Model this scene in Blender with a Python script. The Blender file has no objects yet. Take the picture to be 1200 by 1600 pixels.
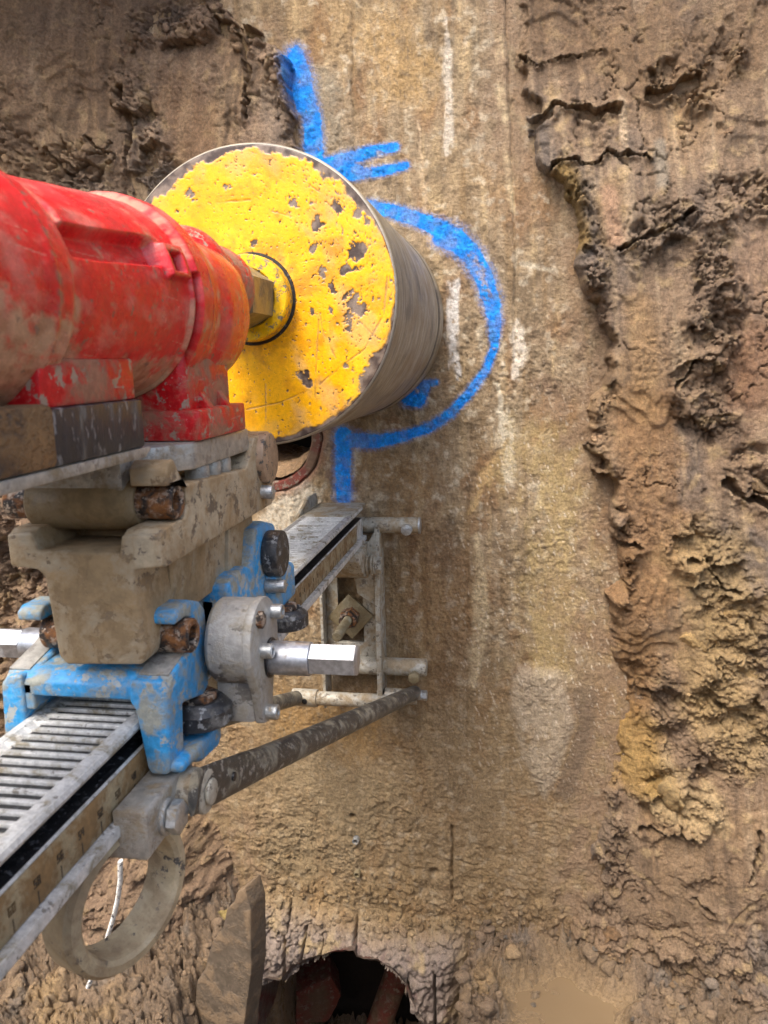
import bpy, bmesh, math, random
import numpy as np
from mathutils import Vector, Matrix

random.seed(7)
S = bpy.context.scene
C = S.collection

# ------------------------------------------------------------------ camera, sky, sun, exposure
F_PX, YAW, PITCH, ROLL = 1223.24, 0.169813, 0.189512, -0.026726      # focal length in px of a 1200 px wide picture
CAM = np.array([0.26636, -1.27292, -0.06608])
_cy, _sy, _cp, _sp = math.cos(YAW), math.sin(YAW), math.cos(PITCH), math.sin(PITCH)
_f = np.array([-_sy*_cp, _cy*_cp, -_sp]); _r = np.array([_cy, _sy, 0.0]); _u = np.cross(_r, _f)
_c, _s = math.cos(ROLL), math.sin(ROLL)
RIGHT, UP, FWD = _c*_r + _s*_u, -_s*_r + _c*_u, _f
cd = bpy.data.cameras.new('camera'); cam = bpy.data.objects.new('camera', cd); C.objects.link(cam)
cd.sensor_fit = 'HORIZONTAL'; cd.sensor_width = 36.0; cd.lens = F_PX/1200*36
cd.clip_start = 0.02; cd.clip_end = 200
cam.matrix_world = Matrix([[RIGHT[i], UP[i], -FWD[i], CAM[i]] for i in range(3)] + [[0, 0, 0, 1]])
cd.dof.use_dof = True; cd.dof.focus_distance = 1.05; cd.dof.aperture_fstop = 22
S.camera = cam

SUN_EL, SUN_AZ = math.radians(58), math.radians(202)                 # azimuth measured from +Y towards +X
W = bpy.data.worlds.new('World'); S.world = W; W.use_nodes = True
wn = W.node_tree; bg = wn.nodes['Background']
sky = wn.nodes.new('ShaderNodeTexSky'); sky.sky_type = 'NISHITA'; sky.sun_disc = False
sky.sun_elevation = SUN_EL; sky.sun_rotation = SUN_AZ
sky.air_density = 1.0; sky.dust_density = 4.0; sky.ozone_density = 0.6
wn.links.new(sky.outputs[0], bg.inputs['Color']); bg.inputs['Strength'].default_value = 0.115
sl = bpy.data.lights.new('sun', 'SUN'); sl.energy = 1.2; sl.angle = math.radians(22); sl.color = (1.0, 0.97, 0.93)
so = bpy.data.objects.new('sun', sl); C.objects.link(so)
sd_ = Vector((math.cos(SUN_EL)*math.sin(SUN_AZ), math.cos(SUN_EL)*math.cos(SUN_AZ), math.sin(SUN_EL)))
so.rotation_euler = sd_.to_track_quat('Z', 'Y').to_euler()
vs = S.view_settings; vs.view_transform = 'Standard'; vs.look = 'None'; vs.gamma = 1; vs.exposure = 1.85
S.cycles.max_bounces = 6

# ------------------------------------------------------------------ small maths
def lin(c):
    c = np.asarray(c, float)/255.0
    return np.where(c <= 0.04045, c/12.92, ((c+0.055)/1.055)**2.4)
def L4(*c): return tuple(lin(c)) + (1.0,)
def ray(px, py): return RIGHT*(px-600)/F_PX - UP*(py-800)/F_PX + FWD
def at(px, py, y=0.0):
    """a point of the plane y = const (parallel to the wall) -> x, z"""
    d = ray(px, py); t = (y-CAM[1])/d[1]; p = CAM + d*t
    return (p[0], p[2])
def path(pts, y=0.0): return [at(a, b, y) for a, b in pts]
def atx(px, py, x):
    """a point of the plane x = const (side of the rig) -> y, z"""
    d = ray(px, py); t = (x-CAM[0])/d[0]; p = CAM + d*t
    return (p[1], p[2])
def smooth(a, b, x):
    t = np.clip((x-a)/(b-a), 0, 1); return t*t*(3-2*t)
def _hash(ix, iy, seed):
    h = (ix.astype(np.int64)*374761393 + iy.astype(np.int64)*668265263 + seed*974634777) & 0xffffffff
    h = ((h ^ (h >> 13))*1274126177) & 0xffffffff
    h = (h ^ (h >> 16)) & 0xffffffff
    h = (h*2246822519) & 0xffffffff
    return ((h ^ (h >> 15)) & 0xffffff)/float(0xffffff)
def perlin(x, y, seed=0):
    ix = np.floor(x); iy = np.floor(y); fx = x-ix; fy = y-iy
    ix = ix.astype(np.int64); iy = iy.astype(np.int64)
    u = fx*fx*fx*(fx*(fx*6-15)+10); v = fy*fy*fy*(fy*(fy*6-15)+10)
    def g(dx, dy):
        a = _hash(ix+dx, iy+dy, seed)*2*np.pi
        return np.cos(a)*(fx-dx) + np.sin(a)*(fy-dy)
    return ((g(0, 0)*(1-u)+g(1, 0)*u)*(1-v) + (g(0, 1)*(1-u)+g(1, 1)*u)*v)*1.5
def fbm(x, y, octv=4, seed=0, gain=0.5, ridge=False):
    s = 0; a = 1; n = 0; f = 1
    for o in range(octv):
        p = perlin(x*f+o*17.3, y*f-o*9.1, seed+o)
        s = s + a*((1-2*np.abs(p)) if ridge else p); n += a; a *= gain; f *= 2.03
    return s/n
def worley(x, y, seed=0, tilt=False):
    ix = np.floor(x).astype(np.int64); iy = np.floor(y).astype(np.int64)
    f1 = np.full(x.shape, 9.0); f2 = np.full(x.shape, 9.0); cid = np.zeros(x.shape); ox = np.zeros(x.shape); oy = np.zeros(x.shape)
    for dx in (-1, 0, 1):
        for dy in (-1, 0, 1):
            jx, jy = ix+dx, iy+dy
            px = jx + _hash(jx, jy, seed); py = jy + _hash(jx, jy, seed+5)
            d = np.hypot(px-x, py-y)
            new = d < f1
            f2 = np.where(new, f1, np.minimum(f2, d)); cid = np.where(new, _hash(jx, jy, seed+9), cid)
            if tilt: ox = np.where(new, x-px, ox); oy = np.where(new, y-py, oy)
            f1 = np.where(new, d, f1)
    if tilt:                                     # every cell a tilted facet at its own height
        ta = np.cos(cid*61.7)*.9; tb = np.sin(cid*61.7)*.9
        if tilt == 2: return cid-.5+.9*(ta*ox+tb*oy), f2-f1, cid
        e = np.clip((f2-f1)/.34, 0, 1); e = e*(2-e)
        return (.45+.55*cid+.6*(ta*ox+tb*oy))*e-.5, f2-f1, cid
    return f1, f2, cid
def polydist(X, Z, pts, w):
    """distance to a polyline divided by the width interpolated along it (1 = its edge)"""
    w = [w]*len(pts) if np.isscalar(w) else w
    out = np.full(X.shape, 9.0)
    wm = max(w)*3
    for (a, b, wa, wb) in zip(pts[:-1], pts[1:], w[:-1], w[1:]):
        m = (X > min(a[0], b[0])-wm) & (X < max(a[0], b[0])+wm) & (Z > min(a[1], b[1])-wm) & (Z < max(a[1], b[1])+wm)
        if not m.any(): continue
        x = X[m]-a[0]; z = Z[m]-a[1]; dx = b[0]-a[0]; dz = b[1]-a[1]
        t = np.clip((x*dx+z*dz)/(dx*dx+dz*dz+1e-12), 0, 1)
        d = np.hypot(x-t*dx, z-t*dz)/(wa+(wb-wa)*t)
        out[m] = np.minimum(out[m], d)
    return out
def inpoly(X, Z, pts):
    r = np.zeros(X.shape, bool); n = len(pts)
    for i in range(n):
        (x0, z0), (x1, z1) = pts[i], pts[(i+1) % n]
        c = ((z0 > Z) != (z1 > Z)) & (X < (x1-x0)*(Z-z0)/(z1-z0+1e-12)+x0)
        r ^= c
    return r
def mixc(col, c, m):
    c = lin(c) if not isinstance(c, np.ndarray) else c
    return col*(1-m[..., None]) + c*m[..., None]

# ------------------------------------------------------------------ scene-graph helpers
def tag(o, label=None, cat=None, group=None, kind=None):
    if label: o['label'] = label
    if cat: o['category'] = cat
    if group: o['group'] = group
    if kind: o['kind'] = kind
    return o
def thing(name, label, cat, loc, group=None):
    o = bpy.data.objects.new(name, None); C.objects.link(o); o.location = loc; o.empty_display_size = 0.02
    return tag(o, label, cat, group)
def wloc(o):
    v = Vector((0, 0, 0))
    while o: v = v + o.location; o = o.parent
    return v
def link_mesh(name, me, mat, parent=None, label=None):
    me.materials.append(mat)
    o = bpy.data.objects.new(name, me); C.objects.link(o)
    if parent:
        me.transform(Matrix.Translation(-wloc(parent))); o.parent = parent
    if label: o['label'] = label
    return o
def obj(name, bm, mat, parent=None, label=None, angle=35):
    me = bpy.data.meshes.new(name)
    bmesh.ops.recalc_face_normals(bm, faces=bm.faces)
    bm.to_mesh(me); bm.free()
    for p in me.polygons: p.use_smooth = True
    me.set_sharp_from_angle(angle=math.radians(angle))
    return link_mesh(name, me, mat, parent, label)
def gridmesh(name, P, mat, col=None, keep=None, parent=None, closed=False, flip=False):
    """P: (n, m, 3) points -> quad sheet; keep: (n-1, m-1) face mask; closed: wrap the second axis"""
    n, m = P.shape[:2]
    idx = np.arange(n*m).reshape(n, m)
    if closed: idx = np.concatenate([idx, idx[:, :1]], 1)
    q = np.stack([idx[:-1, :-1], idx[1:, :-1], idx[1:, 1:], idx[:-1, 1:]], -1)
    q = q[keep] if keep is not None else q.reshape(-1, 4)
    if flip: q = q[:, ::-1]
    used = np.zeros(n*m, bool); used[q.ravel()] = True
    rm = np.cumsum(used)-1
    v = P.reshape(-1, 3)[used]; q = rm[q]
    me = bpy.data.meshes.new(name)
    me.vertices.add(len(v)); me.vertices.foreach_set('co', v.astype(np.float32).ravel())
    me.loops.add(q.size); me.loops.foreach_set('vertex_index', q.astype(np.int32).ravel())
    me.polygons.add(len(q)); me.polygons.foreach_set('loop_start', np.arange(0, q.size, 4, dtype=np.int32))
    me.update(calc_edges=True); me.validate()
    me.polygons.foreach_set('use_smooth', np.ones(len(q), bool))
    if col is not None:
        a = me.color_attributes.new('Col', 'FLOAT_COLOR', 'POINT')
        c4 = np.ones((len(v), 4), np.float32); k = col.reshape(-1, col.shape[-1])[used]
        c4[:, :k.shape[1]] = k
        a.data.foreach_set('color', c4.ravel())
    return link_mesh(name, me, mat, parent)

AX = {'x': lambda a, p, q: (a, p, q), 'y': lambda a, p, q: (p, a, q), 'z': lambda a, p, q: (p, q, a)}
def NB(): return bmesh.new()
def _merge(bm, tmp, bevel, seg=2, ang=25):
    bmesh.ops.recalc_face_normals(tmp, faces=tmp.faces)
    if bevel:
        es = [e for e in tmp.edges if len(e.link_faces) == 2 and e.calc_face_angle(0) > math.radians(ang)]
        bmesh.ops.bevel(tmp, geom=es, offset=bevel, segments=seg, affect='EDGES', profile=0.5, clamp_overlap=True)
    me = bpy.data.meshes.new('t'); tmp.to_mesh(me); tmp.free(); bm.from_mesh(me); bpy.data.meshes.remove(me)
def prism(bm, axis, pts, a0, a1, bevel=0.0015, seg=2):
    t = NB()
    v0 = [t.verts.new(AX[axis](a0, p, q)) for p, q in pts]; v1 = [t.verts.new(AX[axis](a1, p, q)) for p, q in pts]
    t.faces.new(v0); t.faces.new(v1[::-1]); n = len(pts)
    for i in range(n): t.faces.new((v0[i], v1[i], v1[(i+1) % n], v0[(i+1) % n]))
    _merge(bm, t, bevel, seg)
def box(bm, x0, x1, y0, y1, z0, z1, bevel=0.0015, seg=2):
    prism(bm, 'x', [(y0, z0), (y1, z0), (y1, z1), (y0, z1)], x0, x1, bevel, seg)
def lathe(bm, axis, c, prof, seg=40, rot=0.0):
    """profile of (a, r) along the axis; c = the two other coordinates"""
    t = NB(); rings = []
    for a, r in prof:
        if r < 1e-6: rings.append([t.verts.new(AX[axis](a, *c))])
        else: rings.append([t.verts.new(AX[axis](a, c[0]+r*math.cos(rot+2*math.pi*k/seg), c[1]+r*math.sin(rot+2*math.pi*k/seg))) for k in range(seg)])
    for A, B in zip(rings[:-1], rings[1:]):
        for k in range(seg):
            k2 = (k+1) % seg
            if len(A) == 1 and len(B) == 1: continue
            if len(A) == 1: t.faces.new((A[0], B[k], B[k2]))
            elif len(B) == 1: t.faces.new((A[k], A[k2], B[0]))
            else: t.faces.new((A[k], A[k2], B[k2], B[k]))
    _merge(bm, t, 0)
def cyl(bm, axis, c, r, a0, a1, b=0.001, seg=40, rot=0.0):
    s = 1 if a1 > a0 else -1
    lathe(bm, axis, c, [(a0, 0), (a0, r-b), (a0+s*b*0.3, r-b*0.3), (a0+s*b, r), (a1-s*b, r), (a1-s*b*0.3, r-b*0.3), (a1, r-b), (a1, 0)], seg, rot)
def hexa(bm, axis, c, af, a0, a1, rot=0.3, b=0.0012):
    r = af/2/math.cos(math.pi/6); s = 1 if a1 > a0 else -1
    lathe(bm, axis, c, [(a0, 0), (a0, r-b), (a0+s*b*0.6, r), (a1-s*b*0.6, r), (a1, r-b), (a1, 0)], 6, rot)
def tube(bm, axis, c, r, ri, a0, a1, b=0.0008, seg=40, depth=None):
    """a bored pin: the bore opens at a1 and is depth deep"""
    s = 1 if a1 > a0 else -1; d = depth or abs(a1-a0)*0.7
    lathe(bm, axis, c, [(a0, 0), (a0, r-b), (a0+s*b, r), (a1-s*b, r), (a1, r-b), (a1, ri+b), (a1-s*b, ri), (a1-s*d, ri), (a1-s*d, 0)], seg)
def sweep(bm, pts, rad, seg=16, flat=None):
    t = NB(); rings = []; n = len(pts); P = [Vector(p) for p in pts]
    for i, p in enumerate(P):
        d = (P[min(i+1, n-1)]-P[max(i-1, 0)]).normalized()
        a = Vector((0, 0, 1)) if abs(d.z) < 0.9 else Vector((1, 0, 0))
        u = d.cross(a).normalized(); v = u.cross(d).normalized()
        ru, rv = rad[i] if isinstance(rad[i], tuple) else (rad[i], rad[i])
        rings.append([t.verts.new(p+u*ru*math.cos(2*math.pi*k/seg)+v*rv*math.sin(2*math.pi*k/seg)) for k in range(seg)])
    for A, B in zip(rings[:-1], rings[1:]):
        for k in range(seg): t.faces.new((A[k], A[(k+1) % seg], B[(k+1) % seg], B[k]))
    t.faces.new(rings[0]); t.faces.new(rings[-1][::-1])
    _merge(bm, t, 0)

# ------------------------------------------------------------------ materials
def newmat(name):
    m = bpy.data.materials.new(name); m.use_nodes = True
    nt = m.node_tree; return m, nt, nt.nodes['Principled BSDF']
def nd(nt, typ, **kw):
    n = nt.nodes.new(typ)
    for k, v in kw.items():
        if k in n.inputs: n.inputs[k].default_value = v
        else: setattr(n, k, v)
    return n
def noise(nt, vec, scale, detail=6, rough=0.6, dist=0.0):
    n = nd(nt, 'ShaderNodeTexNoise', Scale=scale, Detail=detail, Roughness=rough, Distortion=dist)
    nt.links.new(vec, n.inputs['Vector']); return n.outputs['Fac']
def ramp(nt, fac, a, b, lo=0.0, hi=1.0):
    n = nd(nt, 'ShaderNodeMapRange'); n.interpolation_type = 'SMOOTHSTEP'
    for i, v in ((1, a), (2, b), (3, lo), (4, hi)): n.inputs[i].default_value = v
    nt.links.new(fac, n.inputs[0]); return n.outputs[0]
def mix(nt, fac, a, b):
    n = nd(nt, 'ShaderNodeMix'); n.data_type = 'RGBA'
    if isinstance(fac, float): n.inputs[0].default_value = fac
    else: nt.links.new(fac, n.inputs[0])
    for s, v in ((6, a), (7, b)):
        if isinstance(v, tuple): n.inputs[s].default_value = v
        else: nt.links.new(v, n.inputs[s])
    return n.outputs[2]
def mth(nt, op, a, b):
    n = nd(nt, 'ShaderNodeMath'); n.operation = op
    for s, v in ((0, a), (1, b)):
        if isinstance(v, (int, float)): n.inputs[s].default_value = v
        else: nt.links.new(v, n.inputs[s])
    return n.outputs[0]
def bumpn(nt, bs, h, dist, strength=1.0):
    b = nd(nt, 'ShaderNodeBump', Strength=strength, Distance=dist)
    nt.links.new(h, b.inputs['Height']); nt.links.new(b.outputs[0], bs.inputs['Normal'])

def dirty(name, base, metal=0.0, rough=0.45, mud=(150, 128, 92), mud_amt=0.35, spots=None, spot_amt=0.2,
          spot_scale=90, mud_scale=22, bump=0.0006, scratch=0.0, stretch=(1, 1, 1), seed=0.0):
    """painted or bare metal under patches of dried mud, with chips or speckles and fine scratches"""
    m, nt, bs = newmat(name)
    tc = nd(nt, 'ShaderNodeTexCoord'); mp = nd(nt, 'ShaderNodeMapping'); mp.inputs['Location'].default_value = (seed, seed*1.7, seed*0.6)
    mp.inputs['Scale'].default_value = stretch
    nt.links.new(tc.outputs['Object'], mp.inputs['Vector']); v = mp.outputs[0]
    n1 = noise(nt, v, mud_scale, 8, 0.65, 0.4); n2 = noise(nt, v, mud_scale*5, 6, 0.7); n3 = noise(nt, v, spot_scale, 5, 0.7)
    var = ramp(nt, n2, 0.3, 0.75, 0.7, 1.2)
    vm = nd(nt, 'ShaderNodeVectorMath'); vm.operation = 'SCALE'
    vm.inputs[0].default_value = base[:3]; nt.links.new(var, vm.inputs['Scale'])
    col = vm.outputs[0]
    k = None
    if spots:
        sm = ramp(nt, n3, 0.62-spot_amt*0.5, 0.66-spot_amt*0.5)
        col = mix(nt, sm, col, spots); k = sm
    if scratch:
        sc = nd(nt, 'ShaderNodeMapping'); sc.inputs['Scale'].default_value = (1, 0.06, 1); sc.inputs['Rotation'].default_value = (0.5, 0.3, 0.7)
        nt.links.new(tc.outputs['Object'], sc.inputs['Vector'])
        ns = noise(nt, sc.outputs[0], 420, 3, 0.5)
        col = mix(nt, ramp(nt, ns, 0.66, 0.72, 0, scratch), col, (0.55, 0.52, 0.46, 1))
    t = 0.68-mud_amt*0.45
    mm = ramp(nt, mth(nt, 'ADD', mth(nt, 'MULTIPLY', n1, 0.75), mth(nt, 'MULTIPLY', n2, 0.25)), t-0.05, t+0.09, 0, 0.93)
    mcol = mix(nt, ramp(nt, n2, 0.35, 0.65), L4(*mud), tuple(0.68*a for a in L4(*mud)[:3])+(1,))
    col = mix(nt, mm, col, mcol)
    nt.links.new(col, bs.inputs['Base Color'])
    nt.links.new(mth(nt, 'ADD', mth(nt, 'MULTIPLY', mm, 0.85-rough), mth(nt, 'ADD', rough-0.1, mth(nt, 'MULTIPLY', n2, 0.2))), bs.inputs['Roughness'])
    if metal:
        nt.links.new(mth(nt, 'MULTIPLY', mth(nt, 'SUBTRACT', 1.0, mm), metal), bs.inputs['Metallic'])
    nf = noise(nt, v, 700, 3, 0.6)
    h = mth(nt, 'ADD', mth(nt, 'MULTIPLY', mm, 0.7), mth(nt, 'ADD', mth(nt, 'MULTIPLY', n2, 0.6), mth(nt, 'MULTIPLY', nf, 0.18)))
    if k is not None: h = mth(nt, 'SUBTRACT', h, mth(nt, 'MULTIPLY', k, 0.3))
    bumpn(nt, bs, h, bump)
    return m

def colmat(name, rough=0.8, scale=160, bump=0.0015, var=0.35, wet=0.0, metal_alpha=False, spec=0.4):
    """colour read from the mesh, broken up by fine grain"""
    m, nt, bs = newmat(name)
    at_ = nd(nt, 'ShaderNodeVertexColor'); at_.layer_name = 'Col'
    tc = nd(nt, 'ShaderNodeTexCoord'); v = tc.outputs['Object']
    n1 = noise(nt, v, scale, 7, 0.7); n2 = noise(nt, v, scale*4.5, 4, 0.65); n3 = noise(nt, v, scale*0.12, 5, 0.6)
    f = mth(nt, 'ADD', mth(nt, 'MULTIPLY', n1, 0.6), mth(nt, 'MULTIPLY', n2, 0.4))
    vm = nd(nt, 'ShaderNodeVectorMath'); vm.operation = 'SCALE'
    nt.links.new(at_.outputs['Color'], vm.inputs[0]); nt.links.new(ramp(nt, f, 0.39, 0.61, 1-var, 1+var), vm.inputs['Scale'])
    nt.links.new(vm.outputs[0], bs.inputs['Base Color'])
    nt.links.new(ramp(nt, n3, 0.35, 0.65, rough-wet, rough), bs.inputs['Roughness'])
    bs.inputs['Specular IOR Level'].default_value = spec
    if metal_alpha: nt.links.new(at_.outputs['Alpha'], bs.inputs['Metallic'])
    n4 = noise(nt, v, scale*.36, 6, 0.7)
    bumpn(nt, bs, mth(nt, 'ADD', f, mth(nt, 'MULTIPLY', n4, 0.8)), bump)
    return m

M = {}
M['earth'] = colmat('clay earth', 0.74, 210, 0.010, 0.30, 0.28)
M['concrete'] = colmat('stained concrete', 0.76, 250, 0.0065, 0.25, 0.3)
M['floor'] = colmat('wet mud', 0.56, 210, 0.009, 0.30, 0.34)
M['yellow'] = colmat('worn yellow paint', 0.42, 260, 0.0004, 0.12, 0.1)
M['red'] = colmat('muddy red paint', 0.32, 200, 0.0007, 0.14, 0.10, spec=0.55)
M['barrel'] = colmat('scuffed steel barrel', 0.5, 200, 0.0003, 0.15, 0.12)
M['redbox'] = dirty('red painted casting', L4(205, 18, 26), 0, 0.36, (168, 122, 92), 0.42, (0.36, 0.25, 0.18, 1), 0.12, mud_scale=30, scratch=0.3)
M['yellowhub'] = dirty('yellow collar', L4(238, 184, 0), 0, 0.4, (120, 95, 50), 0.25, (0.2, 0.16, 0.11, 1), 0.15, spot_scale=160)
M['brass'] = dirty('dull brassy steel', L4(150, 138, 108), 0.5, 0.38, (124, 106, 72), 0.42)
M['black'] = dirty('black paint under mud smears', L4(36, 42, 52), 0, 0.34, (150, 144, 132), 0.14, (0.20, 0.20, 0.20, 1), 0.12, spot_scale=70, stretch=(1, 1.6, 0.5))
M['cast'] = dirty('mud stained cast alloy', L4(186, 170, 142), 0.12, 0.46, (166, 138, 98), 0.48, (0.14, 0.11, 0.08, 1), 0.16, spot_scale=60, mud_scale=18)
M['cast2'] = dirty('brown stained alloy knuckle', L4(150, 130, 98), 0.1, 0.45, (142, 118, 80), 0.5, mud_scale=26)
M['alloy'] = dirty('bare grey alloy', L4(182, 178, 168), 0.45, 0.40, (150, 130, 98), 0.34, (0.3, 0.28, 0.25, 1), 0.12, mud_scale=30)
M['blue'] = dirty('blue enamel', L4(60, 156, 212), 0, 0.33, (164, 160, 140), 0.40, (0.36, 0.38, 0.36, 1), 0.14, mud_scale=40, spot_scale=60)
M['rust'] = dirty('rusty black pin', L4(50, 44, 40), 0.3, 0.5, (150, 98, 52), 0.4, (0.42, 0.34, 0.26, 1), 0.2, mud_scale=75, spot_scale=120)
M['chrome'] = dirty('bright plated steel', L4(186, 188, 192), 0.85, 0.40, (176, 164, 146), 0.2, mud_scale=40, bump=0.0001)
M['gear'] = dirty('grey cast gearbox', L4(172, 169, 162), 0.25, 0.45, (168, 158, 138), 0.36, (0.12, 0.11, 0.1, 1), 0.14, spot_scale=30, mud_scale=26)
M['rubber'] = dirty('black roller', L4(48, 48, 49), 0, 0.36, (128, 124, 116), 0.28, (0.26, 0.26, 0.25, 1), 0.10, spot_scale=140, mud_scale=60)
M['railwhite'] = dirty('white dusted aluminium', L4(212, 210, 204), 0.25, 0.42, (150, 138, 112), 0.32, (0.25, 0.23, 0.2, 1), 0.05, mud_scale=50)
M['raildark'] = dirty('black grimy channel', L4(24, 24, 25), 0, 0.42, (110, 108, 102), 0.12, (0.1, 0.1, 0.1, 1), 0.08, mud_scale=60, spot_scale=240)
M['strip'] = dirty('stained scale strip', L4(158, 142, 110), 0.1, 0.5, (132, 102, 62), 0.45, mud_scale=40)
M['steel'] = dirty('muddy grey steel', L4(178, 172, 156), 0.2, 0.46, (156, 136, 104), 0.42, (0.16, 0.14, 0.11, 1), 0.12, mud_scale=30)
M['strut'] = dirty('black tube under dried mud', L4(76, 73, 68), 0.25, 0.40, (168, 158, 134), 0.34, (0.30, 0.28, 0.24, 1), 0.12, mud_scale=30, spot_scale=150)
M['zinc'] = dirty('zinc bolt', L4(190, 192, 190), 0.8, 0.35, (165, 145, 110), 0.3, mud_scale=70)
M['ring'] = dirty('smooth tan metal ring', L4(188, 170, 136), 0.05, 0.45, (164, 142, 110), 0.42, (0.1, 0.09, 0.08, 1), 0.06, spot_scale=80, mud_scale=20)
M['whitewire'] = dirty('white wire', L4(222, 220, 212), 0, 0.45, (150, 130, 100), 0.2, (0.05, 0.05, 0.05, 1), 0.12, spot_scale=160, mud_scale=60)
M['pinface'] = dirty('scuffed tan pin head', L4(168, 140, 112), 0.1, 0.5, (150, 120, 88), 0.35, (0.08, 0.07, 0.06, 1), 0.16, spot_scale=140)
M['ink'] = dirty('black ink', L4(74, 62, 48), 0, 0.6, (120, 95, 60), 0.35)
M['slate'] = dirty('dark slate grey clay ware', L4(92, 80, 66), 0, 0.55, (126, 104, 78), 0.42, bump=0.0015)
M['redclay'] = dirty('red clay', L4(112, 50, 36), 0, 0.6, (112, 88, 66), 0.42, (0.2, 0.14, 0.1, 1), 0.16, bump=0.0015)
M['void'] = dirty('dark damp clay inside the chamber', L4(52, 42, 34), 0, 0.8, (60, 48, 38), 0.3)  # darkness of the hollows put into the base colour
M['stone'] = dirty('grey muddy stone', L4(124, 112, 96), 0, 0.7, (146, 120, 88), 0.5, bump=0.002)
m, nt, bs = newmat('milky brown puddle water')
bs.inputs['Base Color'].default_value = L4(122, 102, 76); bs.inputs['Roughness'].default_value = 0.08
_tc = nd(nt, 'ShaderNodeTexCoord')
bumpn(nt, bs, noise(nt, _tc.outputs['Object'], 30, 3, 0.5), 0.0006)
M['puddle'] = m
# ------------------------------------------------------------------ the setting: earth bank, concrete wall, mud floor
def axis(lo, hi, step, mlo, mhi):
    a = list(np.arange(lo, hi, step)); s = step*2; L = []; x = lo
    while x > mlo: x -= s; L.append(x); s *= 1.35
    R = []; x = a[-1]; s = step*2
    while x < mhi: x += s; R.append(x); s *= 1.35
    return np.array(L[::-1]+a+R)
RB = path([(800, -60), (800, 0), (806, 60), (800, 110), (815, 150), (812, 215), (835, 265), (880, 290), (895, 360), (900, 420), (930, 520),
           (938, 580), (908, 640), (900, 690), (945, 750), (940, 800), (960, 880), (945, 930), (940, 1000), (945, 1100), (935, 1200), (920, 1260),
           (905, 1350), (885, 1420), (850, 1480), (800, 1530), (790, 1700)])
LB = path([(330, -60), (350, 0), (390, 35), (440, 70), (468, 110), (478, 190), (482, 240), (450, 400), (380, 560), (330, 680), (318, 800), (280, 900),
           (262, 1000), (290, 1120), (335, 1220), (372, 1290), (400, 1350), (402, 1420), (398, 1500), (390, 1700)])
def bx(B, Z): 
    b = sorted(B, key=lambda p: p[1]); return np.interp(Z, [p[1] for p in b], [p[0] for p in b])
ROUGH = [(path([(890, 300), (905, 380), (915, 460), (930, 560), (920, 650), (930, 740), (962, 830), (955, 920)]), .030),
         (path([(1030, 135), (1080, 150), (1130, 100)]), .030), (path([(1010, 375), (1060, 345), (1110, 325), (1160, 312)]), .034),
         (path([(1100, 400), (1112, 480), (1095, 560), (1062, 620), (1105, 660)]), .036), (path([(1165, 720), (1195, 770)]), .03),
         (path([(1085, 850), (1130, 920), (1150, 1000), (1120, 1080), (1165, 1130), (1090, 1180)]), .052),
         (path([(1010, 1050), (1050, 1130), (1030, 1240), (1080, 1250)]), .042), (path([(925, 1200), (955, 1300), (930, 1400), (985, 1460)]), .030),
         (path([(850, 1440), (950, 1480), (1080, 1500), (1200, 1490)]), .05),
         (path([(230, 60), (350, 20), (450, 100), (474, 210)]), .034), (path([(195, 140), (240, 200), (255, 260), (215, 310)]), .030),
         (path([(60, 240), (110, 300), (140, 250), (150, 300)]), .034), (path([(-60, 800), (30, 850), (40, 950), (60, 1100)]), .12),
         (path([(200, 1150), (330, 1250), (350, 1340), (200, 1420), (60, 1500)]), .10)]
CRACKS = [(path([(808, 185), (838, 200), (868, 168), (900, 172), (930, 187), (962, 178)]), .006, .030),
          (path([(862, 266), (880, 258), (900, 257), (925, 262), (945, 246), (985, 252), (1012, 256)]), .0032, .02),
          (path([(962, 396), (990, 384), (1020, 372), (1050, 352), (1068, 338)]), .0034, .02),
          (path([(1015, 158), (1050, 148), (1085, 130)]), .0075, .035), (path([(812, 88), (835, 112), (868, 98), (900, 90), (945, 82)]), .0022, .012),
          (path([(1045, 605), (1062, 585), (1078, 565)]), .0035, .02), (path([(1120, 745), (1150, 770), (1185, 780), (1205, 800)]), .006, .03),
          (path([(1068, 872), (1095, 862), (1110, 900), (1140, 915)]), .004, .024), (path([(970, 845), (990, 848)]), .006, .03),
          (path([(1172, 1270), (1168, 1310), (1158, 1350)]), .003, .02), (path([(1000, 1285), (1030, 1280), (1075, 1285)]), .006, .03),
          (path([(965, 1380), (985, 1365), (1000, 1385)]), .003, .015), (path([(1075, 1375), (1105, 1400)]), .003, .015),
          (path([(200, 150), (212, 210), (205, 260), (215, 310)]), .006, .03), (path([(150, 225), (190, 250), (160, 290)]), .003, .014),
          (path([(380, 60), (395, 120), (390, 190)]), .004, .02), (path([(455, 110), (472, 170), (478, 225)]), .006, .03),
          (path([(100, 245), (130, 285), (185, 230)]), .003, .014), (path([(350, 40), (420, 65), (460, 85)]), .006, .03)]

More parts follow.
